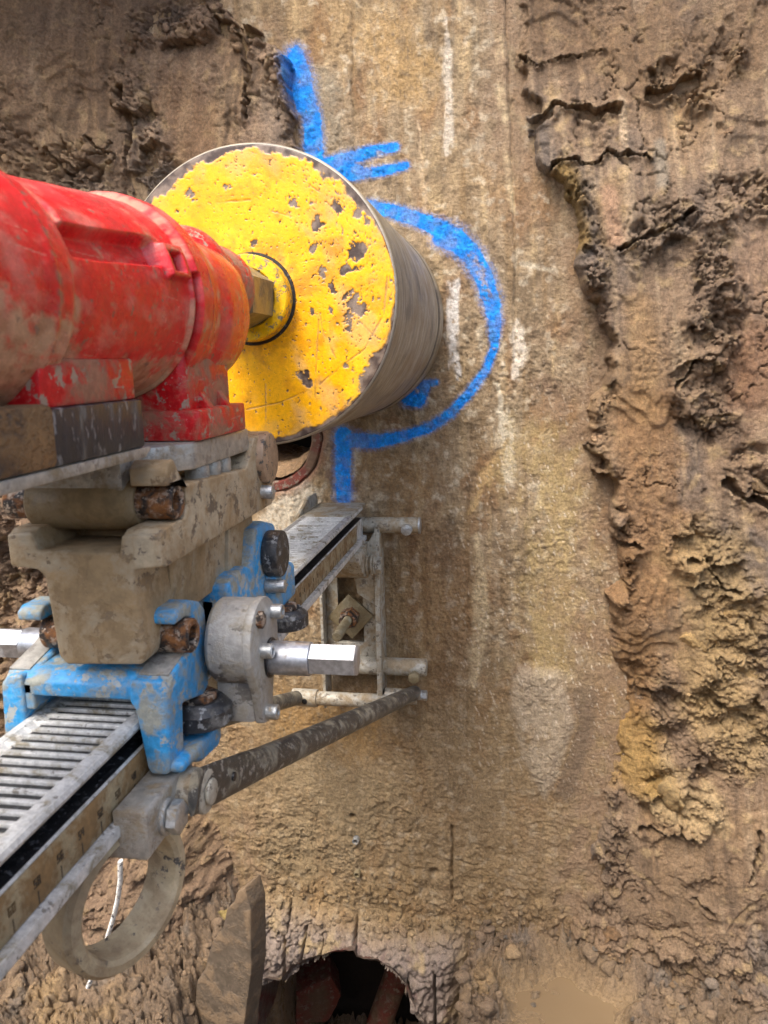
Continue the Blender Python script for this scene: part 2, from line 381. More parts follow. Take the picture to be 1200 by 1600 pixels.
def earth(side):
    step = .0022
    xs = axis(.19, .76, step, .05, 2.6) if side > 0 else axis(-.86, .10, step, -2.6, .14)
    zs = axis(-1.42, .56, step, -1.9, 1.25)
    X, Z = np.meshgrid(xs, zs, indexing='ij')
    n = fbm(X*12, Z*12, 4, 33)*.030 + fbm(X*38, Z*38, 4, 3)*.012 + fbm(X*150, Z*150, 3, 9)*.003
    sd = (X-bx(RB, Z))*1.0+n if side > 0 else (bx(LB, Z)-X)+n
    rough = np.zeros(X.shape)
    wob = 1+.55*fbm(X*22, Z*22, 3, 31)
    for p, w in ROUGH:
        rough = np.maximum(rough, 1-smooth(.55, 1.25, polydist(X, Z, p, w)*wob))
    rough = np.clip(rough + .5*smooth(.05, .5, fbm(X*9, Z*7, 4, 51)-.12), 0, 1)
    rough = np.maximum(rough, smooth(-.98, -1.08, Z) if side > 0 else smooth(-.55, -.75, Z))
    # smooth faces left by the excavator bucket: slabs at slightly different depths, drawn out downwards
    lf = fbm(X*4.5+3, Z*3.2, 4, 5)
    q = lf*7; terr = (np.floor(q)+smooth(.72, 1.0, q-np.floor(q)))/7
    lean = X + .10*Z*(1 if side > 0 else -1.6)
    streak = fbm(lean*150, Z*5, 4, 13)*.0026 + fbm(lean*45, Z*3, 3, 14)*.006
    y = -.030*terr - .014*fbm(X*2.6, Z*2.2, 3, 2) - streak*(1-.75*rough) - fbm(X*70, Z*60, 5, 21)*.0026*(1-rough)
    # crumbly broken clay
    wx = fbm(X*30, Z*30, 4, 77); wz = fbm(X*30, Z*30, 4, 78)
    F1, E1, _ = worley(X*20+.55*wx, Z*26+.55*wz, 4, 2); F2, E2, _ = worley(X*78+1.6*wx, Z*90+1.6*wz, 5, True); F3, E3, _ = worley(X*190+3*wx, Z*210+3*wz, 6, True)
    va = smooth(-.25, .30, fbm(X*13, Z*12, 4, 46)); vb = smooth(-.2, .35, fbm(X*17, Z*15, 4, 47))
    F4 = worley(X*46+1.6*wx, Z*40+1.6*wz, 7, True)[0]
    lump = F1*.021 + F4*.011*va + F2*.0065*vb + F3*.0032*(.35+.65*va) - .004*(1-smooth(0, .12, E2)) + fbm(X*22, Z*20, 4, 41)*.018 + fbm(X*120, Z*120, 4, 43, ridge=True)*.0035
    mid = smooth(-.05, .30, fbm(X*12, Z*10, 4, 44))
    y = y - rough*lump - (1-rough)*mid*(F3*.0030+F2*.0022+fbm(X*160, Z*150, 3, 45, ridge=True)*.0012)
    # open cracks
    wx = X+fbm(X*50, Z*50, 4, 61)*.010; wz = Z+fbm(X*50, Z*50, 4, 62)*.010; wv = fbm(X*26, Z*26, 3, 63)
    cr = np.zeros(X.shape)
    for p, w, d in CRACKS:
        k = polydist(wx, wz, p, w)/(.55+.9*smooth(-.35, .35, wv)); cr = np.maximum(cr, d*(1-smooth(.35, 1.05, k)))
        y = y - .006*(1-smooth(.9, 2.6, k))*np.where(k > .9, 1, 0)
    e1, e2, _ = worley(X*11+.9*fbm(X*14, Z*14, 4, 91), Z*9+.9*fbm(X*14, Z*14, 4, 92), 12)
    mc = (1-smooth(.012, .035, e2-e1))*smooth(.02, .25, fbm(X*6, Z*6, 2, 95))
    y = y + cr + mc*.006*(1-rough)
    if side > 0:
        T = np.interp(Z, [-1.3, -.95, -.6, -.35, -.1, 0, .17, .27, .5], [.03, .010, .014, .034, .046, .050, .044, .026, .006])
        y = y - T - .05*smooth(.35, .75, X)*smooth(-.2, -.9, Z)
    else:
        T = np.interp(Z, [-1.3, -.8, -.3, .1, .3, .5], [.10, .05, .04, .020, .014, .016])
        # the bank swells towards the left; unseen overhang at the top, added for its shade
        y = y - T - .10*smooth(-.30, -.70, X)*smooth(-.5, .1, Z) + .03*smooth(-.25, -.8, X)*smooth(.2, -.3, Z)
        y = y - .16*smooth(.47, .72, Z)*smooth(.1, -.5, X)
        y = y - .20*smooth(-.70, -1.25, Z+.15*fbm(X*5, Z*4, 3, 66))
    y = y - .12*smooth(.50, .80, Z)  # forward lean above the view, added to shade the top
    ew = .018 + (.02*smooth(-.3, -.6, Z) if side > 0 else .13*smooth(-.62, -.95, Z))
    edge = smooth(-.004, ew, sd)
    y = y*edge + .045*(1-edge)
    # ---- colour: clay, ochre and grey patches, oxide streaks; shade at the top painted in as darker patches
    col = np.ones(X.shape+(3,))*lin((150, 124, 96)) if side > 0 else np.ones(X.shape+(3,))*lin((146, 120, 94))
    c1 = fbm(X*5, Z*4, 4, 101); c2 = fbm(X*14, Z*11, 4, 102); c3 = fbm(lean*60, Z*4, 4, 103); c4 = fbm(X*40, Z*40, 4, 104)
    col = mixc(col, (166, 134, 94), smooth(.0, .5, c1)*.8)
    col = mixc(col, (118, 106, 94), smooth(.05, .4, -c1)*.8)
    col = mixc(col, (186, 160, 126), smooth(.05, .4, c3)*.7*(1-.7*rough))
    col = mixc(col, (106, 86, 66), smooth(.05, .4, -c3)*.65*(1-.7*rough))
    col = mixc(col, (100, 82, 62), smooth(.0, .4, c2)*.55)
    col = mixc(col, (200, 170, 122), smooth(.12, .42, c4)*.5)
    def patch(pts, w, c, a, s):
        nonlocal col
        k = polydist(X, Z, path(pts), w)*(1+.7*fbm(X*24, Z*24, 4, s)); col = mixc(col, c, a*(1-smooth(.4, 1.3, k)))
    if side > 0:
        patch([(1000, 650), (1010, 760), (1020, 850), (990, 930)], .055, (164, 124, 80), .65, 201)
        patch([(1090, 860), (1130, 960), (1110, 1080), (1150, 1140)], .06, (186, 156, 104), .6, 202)
        patch([(1010, 1190), (1050, 1240), (1090, 1250)], .045, (192, 164, 118), .75, 203)
        patch([(985, 1130), (1000, 1200)], .045, (176, 138, 72), .7, 204)
        patch([(990, 1000), (980, 1080)], .04, (150, 112, 66), .7, 205)
        patch([(930, 440), (950, 520), (935, 480)], .035, (124, 106, 88), .35, 206)
        patch([(1090, 330), (1150, 330), (1100, 480)], .045, (130, 112, 96), .3, 207)
        patch([(1170, 560), (1170, 590)], .05, (140, 92, 52), .7, 208)
        patch([(1180, 420), (1185, 640)], .05, (160, 128, 100), .5, 209)
        patch([(990, 480), (1000, 560), (1000, 640)], .025, (174, 138, 92), .5, 210)
        patch([(880, 280), (890, 340), (900, 380)], .022, (150, 118, 52), .7, 211)
        patch([(945, 380), (950, 300)], .02, (150, 118, 76), .5, 212)
        patch([(968, 165), (970, 225)], .006, (214, 186, 150), .8, 213)
        patch([(1025, 235), (1027, 295)], .011, (160, 146, 124), .8, 214)
        patch([(945, 310), (955, 380)], .012, (190, 150, 118), .7, 215)
        patch([(1000, 90), (1150, 60), (850, 40)], .08, (124, 96, 66), .55, 216)
        patch([(1070, 1310), (1080, 1440), (1000, 1420)], .05, (146, 120, 90), .6, 217)
    else:
        patch([(395, 200), (405, 300)], .03, (150, 124, 100), .6, 221)
        patch([(240, 200), (250, 260)], .014, (176, 148, 118), .7, 222)
        patch([(440, 220), (430, 160)], .025, (146, 126, 106), .7, 223)
        patch([(280, 150), (320, 250)], .05, (138, 104, 70), .6, 224)
        patch([(0, 30), (150, 60), (280, 20)], .12, (112, 88, 68), .6, 225)
        patch([(60, 200), (50, 270)], .05, (138, 108, 78), .5, 226)
        col = mixc(col, (150, 124, 96), smooth(-.90, -1.0, Z)*.6*smooth(-.1, .3, c2+.1))
    col = col*np.array([1.0, 1.0, 1.03])
    # the painted stroke runs over the edge of the left bank
    if side < 0: col = paint(col, X, Z)
    keep = (sd > -.010); keep = keep[:-1, :-1] | keep[1:, 1:] | keep[1:, :-1] | keep[:-1, 1:]
    o = gridmesh('earth_bank', np.stack([X, y, Z], -1), M['earth'], col, keep, flip=(True))
    tag(o, 'steep clay bank with smeared bucket marks and crumbling cracks right of the concrete wall' if side > 0 else
        'dark rough clay bank to the left of the concrete wall behind the drill', 'earth bank', kind='structure')
    return X, Z, y, col, rough*(sd > .01), o

PAINT = [([(462, 88), (470, 130), (478, 165)], [.017, .022, .018]), ([(478, 150), (488, 190), (492, 250)], [.016, .0165, .0175]),
         ([(490, 262), (545, 249), (585, 236), (618, 230)], [.012, .0120, .0095, .0075]), ([(520, 276), (560, 273), (600, 267), (634, 259)], [.012, .0092, .0085, .0070]),
         ([(530, 262), (560, 268)], [.017, .012]),
         ([(575, 322), (620, 332), (668, 348), (705, 368), (735, 396), (755, 430), (768, 470), (774, 510), (772, 545), (758, 580), (735, 612), (705, 645), (672, 668), (630, 682), (590, 690), (540, 688)],
          [.011, .012, .0135, .019, .0185, .0165, .016, .0115, .007, .0075, .0085, .0090, .0095, .0100, .013, .016]),
         ([(690, 372), (712, 375)], [.017, .021]), ([(640, 620), (655, 628), (668, 600)], [.017, .011, .007]), ([(655, 602), (680, 598)], [.008, .006]),
         ([(537, 680), (536, 730), (537, 775)], [.017, .015, .016])]
PAINT = [(path(p), [.9*a for a in w]) for p, w in PAINT]
def paint(col, X, Z):
    fz = .20*fbm(X*70, Z*70, 4, 301)+.20*fbm(X*260, Z*260, 3, 302)
    k = np.full(X.shape, 9.0); kk = k.copy()
    for p, w in PAINT:
        d = polydist(X, Z, p, w); k = np.minimum(k, d); 
    a = 1-smooth(.84, 1.06, k+fz)
    over = (1-smooth(.9, 1.75, k+1.6*fz))*.42*smooth(-.3, .5, fbm(X*420, Z*420, 2, 303)+.25)
    miss = smooth(.40, .5, fbm(X*120, Z*90, 4, 305))*.6
    bare = (1-smooth(.4, .9, np.minimum(polydist(X, Z, path([(735, 400), (752, 425), (762, 462)]), .011), polydist(X, Z, path([(592, 242), (600, 250), (575, 256)]), .010))))*smooth(-.1, .25, fbm(X*110, Z*110, 3, 306))
    a = a*(1-miss)*(1-.75*bare)*(.72+.28*smooth(-.25, .15, fbm(X*34, Z*34, 5, 307)))
    c = mixc(np.ones(X.shape+(3,))*lin((0, 134, 230)), (26, 158, 244), smooth(-.2, .4, fbm(X*90, Z*90, 4, 304)))
    return mixc(col, c, np.maximum(a, over))

ARCH = path([(398, 1640), (400, 1570), (408, 1535), (430, 1530), (449, 1534), (462, 1516), (482, 1503), (510, 1494), (540, 1488), (553, 1489), (557, 1499), (588, 1503), (612, 1516), (631, 1538), (640, 1572), (652, 1590), (668, 1604), (676, 1640), (676, 1760), (398, 1760)], -.055)
HOLE = at(418, 684); HOLE_R = .088
KERFS = [([(443, 1432), (445, 1530)], .0024), ([(473, 1462), (472, 1520)], .0018), ([(503, 1470), (502, 1500)], .0014), ([(550, 1456), (552, 1492)], .003),
         ([(680, 1520), (681, 1640)], .0026), ([(727, 1528), (727, 1640)], .0026), ([(638, 1530), (640, 1570)], .002)]
def concrete():
    step = .0021
    xs = axis(-.46, .48, step, -.55, .56); zs = axis(-1.44, .56, step, -1.9, 1.25)
    X, Z = np.meshgrid(xs, zs, indexing='ij')
    y = -.004*fbm(X*3, Z*2, 3, 401) - .0035*fbm(X*24, Z*16, 4, 402) - .0016*fbm(X*90, Z*70, 4, 403) - .0016*fbm(X*75, Z*4, 3, 404)
    g1, g2, gid = worley(X*150+fbm(X*50, Z*50, 2, 405), Z*150, 14)
    grain = smooth(-.1, .4, fbm(X*8, Z*6, 3, 406)+.15*smooth(.1, -.4, Z))
    y = y - (.8-g1)*.0024*grain*gid - fbm(X*200, Z*160, 3, 407, ridge=True)*.0012
    low = smooth(-.72, -1.0, Z)
    wx = fbm(X*30, Z*30, 4, 408); wz = fbm(X*30, Z*30, 4, 409)
    F1, E1, _ = worley(X*34+.8*wx, Z*40+.8*wz, 15, True); F2, E2, _ = worley(X*85+1.5*wx, Z*95+1.5*wz, 16, True); F3, _, _ = worley(X*200+3*wx, Z*210+3*wz, 17, True)
    crust = smooth(-.02, .28, fbm(X*7, Z*6, 4, 412)+.10*smooth(.0, -.3, Z)*smooth(.45, .0, X))
    y = y - low*(F2*.0014*(1-smooth(-.95,-1.02,Z))+F3*.0016+fbm(X*26, Z*26, 4, 410)*.006+fbm(X*90, Z*90, 4, 416)*.0026) - crust*(F2*.0013+F3*.0018+fbm(X*70, Z*60, 5, 413)*.0030+fbm(X*150, Z*130, 3, 415, ridge=True)*.0014) - fbm(X*240, Z*230, 2, 414)*.0009
    lx = X+fbm(X*40, Z*20, 3, 411)*.004
    def groove(pts, w, d):
        nonlocal y
        y = y + d*(1-smooth(.4, 1.0, polydist(lx, Z, path(pts), w)))
    groove([(550, 20), (551, 130), (553, 240)], .0018, .004)
    groove([(730, 880), (728, 1180), (706, 1290), (707, 1410)], .0016, .0016); groove([(708, 1342), (745, 1352)], .002, .006)
    groove([(707, 1290), (707, 1405)], .0035, .008)
    groove([(790, 0), (795, 120), (801, 260), (806, 420), (804, 560)], .003, .005)
    for c, r in (((678, 1362), .010), ((551, 1275), .006)):
        c = at(*c); y = y + .014*(1-smooth(.6, 1.0, np.hypot(X-c[0], Z-c[1])/r))
    # the raised pale wedge that runs out into a point
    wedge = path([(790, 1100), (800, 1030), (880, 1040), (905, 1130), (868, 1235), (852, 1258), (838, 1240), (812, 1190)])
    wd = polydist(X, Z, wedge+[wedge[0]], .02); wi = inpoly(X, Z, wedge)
    y = y - np.where(wi, .010*smooth(0, 1.2, wd), 0)*smooth(-.9, -.7, Z)
    # broken rough rim over the opening, thicker towards the viewer
    bed = path([(395, 1420), (430, 1425), (480, 1440), (560, 1460), (650, 1470), (740, 1465), (790, 1480)])
    b = sorted(bed); zb = .035+np.interp(X, [p[0] for p in b], [p[1] for p in b])+.014*fbm(X*30, Z*30, 3, 420)
    rim = smooth(.02, -.05, Z-zb)*smooth(.20, .13, X)*smooth(-.30, -.22, X)
    rl = fbm(X*20, Z*14, 4, 421)*.012 + F1*.012 + F2*.006 + F3*.0018
    y = y - rim*(.040+rl) - .02*rim*smooth(-1.10, -1.16, Z)
    for p, w in KERFS:
        y = y + .055*(1-smooth(.6, 1.15, polydist(X+fbm(X*20, Z*20, 2, 430)*.002, Z, path(p, -.05), w)))*rim
    # old core hole beside the drill bit, edge chipped
    hd = np.hypot(X-HOLE[0], Z-HOLE[1])/HOLE_R + .05*fbm(X*40, Z*40, 3, 440)
    # ---- colour
    col = np.ones(X.shape+(3,))*lin((164, 141, 108))
    c1 = fbm(X*5, Z*3.5, 4, 501); c2 = fbm(X*16, Z*9, 5, 502); c3 = fbm(X*60, Z*3.5, 4, 503); c4 = fbm(X*55, Z*50, 4, 504); c5 = fbm(X*26, Z*2.2, 4, 505)
    col = mixc(col, (176, 144, 96), smooth(0, .45, c1)*.7)
    col = mixc(col, (146, 128, 98), smooth(.0, .45, -c1)*.6)
    col = mixc(col, (196, 168, 122), smooth(.08, .45, c3)*.6)
    col = mixc(col, (142, 112, 70), smooth(.05, .45, -c3)*.55)
    col = mixc(col, (138, 98, 58), smooth(.05, .4, c2)*.6)
    col = mixc(col, (112, 92, 66), smooth(.05, .4, -c2)*.55)
    col = mixc(col, (206, 190, 160), smooth(.12, .42, c4+.3*c5)*.65)
    col = mixc(col, (96, 76, 52), smooth(.14, .42, -c4)*.6)
    col = mixc(col, (150, 124, 84), smooth(-.35, -.75, Z)*.6)
    def patch(pts, w, c, a, s, f=40, fz=8, amt=.8):
        nonlocal col
        ws = [w*.45]+[w*1.15]*max(0, len(pts)-2)+[w*.45] if w < .016 else w
        k = polydist(X+w*.9*fbm(X*60, Z*25, 3, s+2), Z, path(pts), ws)*(1+1.5*amt*fbm(X*f, Z*fz, 5, s)); col = mixc(col, c, min(1, 1.15*a)*(1-smooth(.3, 1.25, k))*smooth(-.45, .1, fbm(X*160, Z*90, 4, s+1)+.1))
    white = (222, 208, 184)
    patch([(698, 30), (702, 180), (700, 240)], .008, white, .75, 601)
    patch([(655, 190), (662, 330)], .008, (206, 178, 140), .6, 603)
    patch([(780, 60), (785, 160), (800, 330)], .008, (214, 190, 146), .8, 605)
    patch([(712, 440), (708, 530), (716, 590)], .013, (222, 214, 200), .85, 607)
    patch([(806, 500), (808, 560), (805, 590)], .011, white, .9, 609, 60, 30)
    patch([(780, 600), (788, 680), (793, 750)], .013, (216, 202, 172), .85, 611)
    patch([(793, 690), (760, 740), (735, 800)], .010, (212, 176, 118), .6, 613)
    patch([(745, 840), (750, 960), (742, 1070)], .014, (204, 182, 140), .7, 615)
    patch([(815, 412), (870, 424)], .010, (212, 198, 168), .6, 617, 60, 60)
    patch([(860, 700), (880, 800), (870, 950), (850, 1020)], .055, (186, 160, 104), .55, 619, 10, 5)
    patch([(660, 840), (690, 950), (690, 1060)], .05, (136, 100, 62), .38, 621, 14, 6)
    patch([(580, 720), (640, 760)], .05, (146, 108, 60), .5, 623, 14, 8)
    patch([(640, 120), (600, 60)], .05, (196, 158, 98), .5, 625, 14, 8)
    patch([(500, 130), (520, 210)], .03, (150, 138, 114), .6, 627, 14, 14)
    patch([(850, 600), (865, 605)], .018, (112, 88, 66), .7, 629, 40, 40)
    patch([(820, 1040), (815, 1050)], .018, (120, 92, 60), .8, 631, 40, 40)
    patch([(440, 830), (470, 790), (420, 860)], .05, (214, 200, 172), .85, 633, 30, 30)
    patch([(520, 700), (515, 740)], .016, (128, 104, 84), .7, 635, 30, 30)
    patch([(555, 740), (560, 700)], .012, (205, 190, 160), .6, 637, 40, 40)
    patch([(480, 1200), (560, 1280), (450, 1330)], .09, (142, 122, 88), .6, 639, 12, 12)
    patch([(450, 1110), (560, 1140)], .06, (160, 122, 66), .55, 641, 12, 8)
    smearR = smooth(.11, -.02, bx(RB, Z)-X+.10*fbm(X*14, Z*9, 4, 655))*smooth(-.35, .25, fbm(X*38, Z*26, 4, 656)+.12); smearL = smooth(.08, -.02, X-bx(LB, Z)+.10*fbm(X*14, Z*9, 4, 657))*smooth(-.3, .3, fbm(X*38, Z*26, 4, 658))
    col = mixc(col, (146, 120, 92), np.maximum(smearR*.85, smearL*.6))
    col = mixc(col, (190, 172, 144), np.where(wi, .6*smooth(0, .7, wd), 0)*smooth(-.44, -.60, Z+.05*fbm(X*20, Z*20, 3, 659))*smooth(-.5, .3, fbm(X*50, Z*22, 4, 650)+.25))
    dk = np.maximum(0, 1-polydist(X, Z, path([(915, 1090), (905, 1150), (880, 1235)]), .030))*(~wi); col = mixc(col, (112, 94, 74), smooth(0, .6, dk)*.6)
    fleck = smooth(.40, .52, fbm((X+.35*Z)*260, (Z-.2*X)*48, 2, 651))*smooth(.0, -.25, Z)*smooth(-.95, -.6, Z)*smooth(.1, .22, X)
    col = mixc(col, (222, 206, 178), fleck*.7)
    col = mixc(col, (150, 134, 120), rim*smooth(.02, -.03, Z-zb)*.9)
    col = mixc(col, (186, 160, 112), rim*smooth(.1, .4, fbm(X*20, Z*20, 4, 652))*.7)
    col = mixc(col, (120, 92, 84), rim*smooth(.2, .5, fbm(X*44, Z*44, 4, 653))*.6)
    col = mixc(col, (122, 52, 36), rim*(1-smooth(.5, 1.2, polydist(X, Z, path([(405, 1560), (445, 1555), (480, 1545)], -.05), .016))))
    col = mixc(col, (150, 96, 78), (1-smooth(1.0, 1.28, hd))*.65)
    col = paint(col, X, Z)
    col = col*np.array([1.0, 1.0, 1.04])
    inn = (hd < 1.0) | inpoly(X+.010*fbm(X*30, Z*30, 4, 441)*.7, Z+.006*fbm(X*34, Z*34, 4, 442), ARCH)
    k = ~inn; k = k[:-1, :-1] & k[1:, 1:] & k[1:, :-1] & k[:-1, 1:]
    # roll the edges of both openings back into the wall
    y = np.where(hd < 1.35, y + .016*(1-smooth(1.0, 1.12, hd)), y)
    P = np.stack([X, y, Z], -1)
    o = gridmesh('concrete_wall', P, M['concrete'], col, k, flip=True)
    tag(o, 'mud stained concrete wall face sprayed with a blue circle and centre marks', 'wall')
    # the thickness of the wall behind its face: a skirt round each opening
    return X, Z, y, col, o
CX, CZ, CY, CC, wall_o = concrete()
RX, RZ, RY, RC, RR, bank_r = earth(1)
LX, LZ, LY, LC, LR, bank_l = earth(-1)

def floor():
    xs = axis(-.90, .80, .0026, -3, 3); ys = axis(-.42, .06, .0024, -4.5, .3)
    X, Y = np.meshgrid(xs, ys, indexing='ij')
    z = -1.135 + .055*np.exp(-np.clip(-Y, 0, 9)/.05)*smooth(.12, .3, X) + .03*fbm(X*5, Y*5, 3, 701)
    rough = smooth(-.45, .15, fbm(X*7, Y*7, 3, 705)+.15)
    wx = fbm(X*26, Y*26, 4, 713); wy = fbm(X*26, Y*26, 4, 714)
    F1 = worley(X*17+.9*wx, Y*17+.9*wy, 21, True)[0]; F2 = worley(X*60+1.5*wx, Y*60+1.5*wy, 22, True)[0]; F3 = worley(X*150+3*wx, Y*150+3*wy, 23, True)[0]
    z = z + rough*(F1*.036 + F2*.014 + F3*.005) + fbm(X*30, Y*30, 5, 706)*.010 + F3*.002
    # puddle bed, and the hole dug in front of the broken opening
    pd_ = np.hypot((X-.355)/.085, (Y+.115)/.085) + .45*fbm(X*14, Y*14, 4, 707)
    z = np.where(pd_ < 1.35, z*smooth(.85, 1.35, pd_) + (-1.146+.004*fbm(X*20, Y*20, 3, 708))*(1-smooth(.85, 1.35, pd_)), z)
    pit = smooth(-.26, -.19, X+.02*fbm(X*20, Y*20, 3, 709))*smooth(.185, .15, X+.02*fbm(X*20, Y*20, 3, 710))*smooth(-.9, -.75, Y)
    z = z - .5*pit
    heap = smooth(-.14, -.42, X)
    z = z + heap*(.04+.20*np.exp(-np.clip(-Y-.02, 0, 9)/.16)) *(1-pit)
    col = np.ones(X.shape+(3,))*lin((140, 118, 94))
    c1 = fbm(X*8, Y*8, 4, 711); c2 = fbm(X*26, Y*26, 4, 712)
    col = mixc(col, (176, 146, 104), smooth(0, .4, c1)*.7); col = mixc(col, (120, 100, 78), smooth(.05, .4, -c1)*.6)
    col = mixc(col, (126, 116, 104), smooth(.1, .45, c2)*.6); col = mixc(col, (92, 74, 56), smooth(.15, .5, -c2)*.5)
    col = mixc(col, (160, 134, 100), 1-smooth(.9, 1.5, pd_))
    o = gridmesh('ground', np.stack([X, Y, z], -1), M['floor'], col)
    tag(o, 'churned wet mud floor of the trench at the foot of the wall', 'ground', kind='structure')
    return X, Y, z, col, rough*(pd_ > 1.2)*(1-pit), pd_
GX, GY, GZ, GC, GR, GP = floor()
# milky water lying in the low spot
bm = NB(); n = 96; rng = np.random.RandomState(3); vs_ = []
for k in range(n):
    a = 2*math.pi*k/n; r = 1.12
    vs_.append(bm.verts.new((.355+.085*r*math.cos(a), -.115+.085*r*math.sin(a), -1.1445)))
bm.faces.new(vs_)
tag(obj('puddle', bm, M['puddle']), 'shallow milky brown puddle lying in the mud at the foot of the wall', 'puddle', kind='structure')

def far_side():
    """unseen other side of the trench, added behind the camera to shade the pit from the low sky"""
    xs = np.linspace(-3, 3, 120); zs = np.linspace(-1.4, .25, 60); X, Z = np.meshgrid(xs, zs, indexing='ij')
    y = -2.55 - .10*fbm(X*1.5, Z*1.5, 5, 931) - .10*(Z+1)
    col = mixc(np.ones(X.shape+(3,))*lin((150, 122, 92)), (120, 96, 72), smooth(-.2, .4, fbm(X*4, Z*3, 4, 932)))
    tag(gridmesh('earth_bank', np.stack([X, y, Z], -1), M['earth'], col), 'unseen clay bank added on the other side of the trench behind the viewer for its shade', 'earth bank', kind='structure')
far_side()

# ------------------------------------------------------------------ the core bit
XR = -0.018                                     # centre line of the rig; the bit turns about x = 0, z = 0
BIT_Y = -0.481; BIT_R = 0.15
bit = thing('core_bit', 'big drum shaped core drill bit with a scratched yellow painted end plate', 'core bit', (0, BIT_Y, 0))
def end_plate():
    nr, nt_ = 190, 760
    r = np.linspace(.012, BIT_R, nr); t = np.linspace(0, 2*np.pi, nt_, endpoint=False)
    R, T = np.meshgrid(r, t, indexing='ij'); X = R*np.cos(T); Z = R*np.sin(T)
    col = np.ones(X.shape+(3,))*lin((236, 168, 0))
    col = mixc(col, (214, 144, 4), smooth(0, .4, fbm(X*28, Z*28, 4, 801))*.8)
    col = mixc(col, (244, 188, 16), smooth(.1, .4, fbm(X*12, Z*12, 3, 802))*.6)
    grey = np.ones(X.shape+(3,))*lin((122, 106, 92)); grey = mixc(grey, (66, 52, 44), smooth(-.25, .25, fbm(X*60, Z*60, 4, 803)))
    # paint gone round the edge, most along the top and the right
    w = np.interp(np.degrees(T) % 360, [0, 20, 35, 60, 90, 120, 150, 180, 200, 250, 270, 290, 305, 318, 328, 340, 360],
                  [.002, .003, .007, .009, .008, .011, .009, .005, .002, .002, .005, .008, .004, .006, .019, .006, .003])
    chip = smooth(-.0015, .0012, (R-(BIT_R-w)) + np.clip(1.5*w, .004, .02)*fbm(X*40, Z*40, 7, 804, .62))
    def spot(px, py, r0, s, el=1.0, rot=0.0):
        nonlocal chip
        cx, cz = at(px, py, BIT_Y); dx = X-cx; dz = Z-cz; c, s_ = math.cos(rot), math.sin(rot)
        d = np.hypot((dx*c+dz*s_)/el, -dx*s_+dz*c)/(r0*.85) + 1.9*fbm(X*90, Z*90, 6, s, .65); chip = np.maximum(chip, 1-smooth(.72, .86, d))
    for a in [(561, 391, .016, 1, .8, 0), (527, 322, .008, 2, 1.3, 0), (458, 318, .006, 3, 1.3, .2), (486, 317, .003, 4), (495, 352, .008, 5, 1.2, .8), (504, 428, .010, 6, .5, .2),
              (519, 450, .008, 7, .6, .3), (545, 420, .008, 8, 1.3, -.6), (552, 478, .016, 9, .8, .3), (548, 505, .014, 10, .6, .2), (490, 390, .005, 11, 1.5, .7),
              (398, 378, .005, 12, 1.3), (560, 330, .007, 13), (571, 345, .008, 14, .6), (487, 485, .006, 15, .5, .2), (517, 483, .005, 16, .5, .3), (472, 590, .008, 17, 1.4, .4),
              (480, 600, .006, 18, 1.2, .3), (540, 572, .004, 19, 1.5), (520, 380, .004, 20), (540, 460, .006, 21, .5, -.3), (355, 292, .005, 22, 1.5, .3), (300, 305, .006, 23, 1.6, -.3)]: spot(*a)
    n1 = fbm(X*170, Z*130, 6, 805, .62)*1.05; side = smooth(-.12, .1, X)
    chip = np.maximum(chip, smooth(.44, .50, n1+.07*side+.08*smooth(.07, .15, R)))
    chip = np.maximum(chip, smooth(.46, .54, fbm(X*330, Z*330, 3, 806)+.09*side*smooth(-.08, .04, Z))*.9)
    # scratches
    for p, wd in [([(605, 432), (600, 490), (570, 545), (530, 575), (500, 600)], .0011), ([(497, 470), (505, 520), (525, 560)], .0008), ([(498, 500), (493, 590), (492, 620)], .0009),
                  ([(385, 640), (440, 628), (480, 610)], .0009), ([(340, 316), (390, 312)], .0012), ([(470, 280), (500, 300)], .0008), ([(425, 330), (455, 338)], .0007), ([(560, 500), (590, 530)], .0008),
                  ([(470, 410), (490, 405)], .0008), ([(415, 600), (415, 670)], .0008)]:
        chip = np.maximum(chip, (1-smooth(.6, 1.1, polydist(X, Z, [at(a, b, BIT_Y) for a, b in p], wd)+.5*fbm(X*140, Z*140, 2, 807)))*.5*smooth(-.35, .1, fbm(X*60, Z*60, 3, 815)))
    smear = smooth(.1, .45, fbm(X*26+Z*8, Z*18, 5, 808)+.2*smooth(.05, -.1, Z)*smooth(0, .09, X))*.42
    col = mixc(col, (190, 158, 116), smear)
    soot = smooth(.0, .45, fbm(X*30, Z*34, 6, 812, .6)+.22*np.exp(-((X-.07)**2+(Z-.03)**2)/.05**2)-.08); col = mixc(col, (150, 100, 26), soot*.55)
    edge = smooth(.115, .15, R+.03*fbm(X*24, Z*24, 4, 813)); col = mixc(col, (168, 140, 92), edge*.45*smooth(-.3, .3, fbm(X*60, Z*60, 4, 814)))
    hubdirt = (1-smooth(.042, .075, R+.02*fbm(X*60, Z*60, 3, 809)))*.5*smooth(-.2, .3, fbm(X*120, Z*120, 3, 810)+.1)
    col = mixc(col, (150, 92, 20), hubdirt)
    col = col*(1-chip[..., None]) + grey*chip[..., None]
    y = BIT_Y + .0007*chip + .0006*fbm(X*20, Z*20, 3, 811) + .003*smooth(BIT_R-.003, BIT_R, R)
    P = np.stack([X, y, Z], -1)
    return gridmesh('end_plate', P, M['yellow'], col, parent=bit, closed=True)
end_plate()
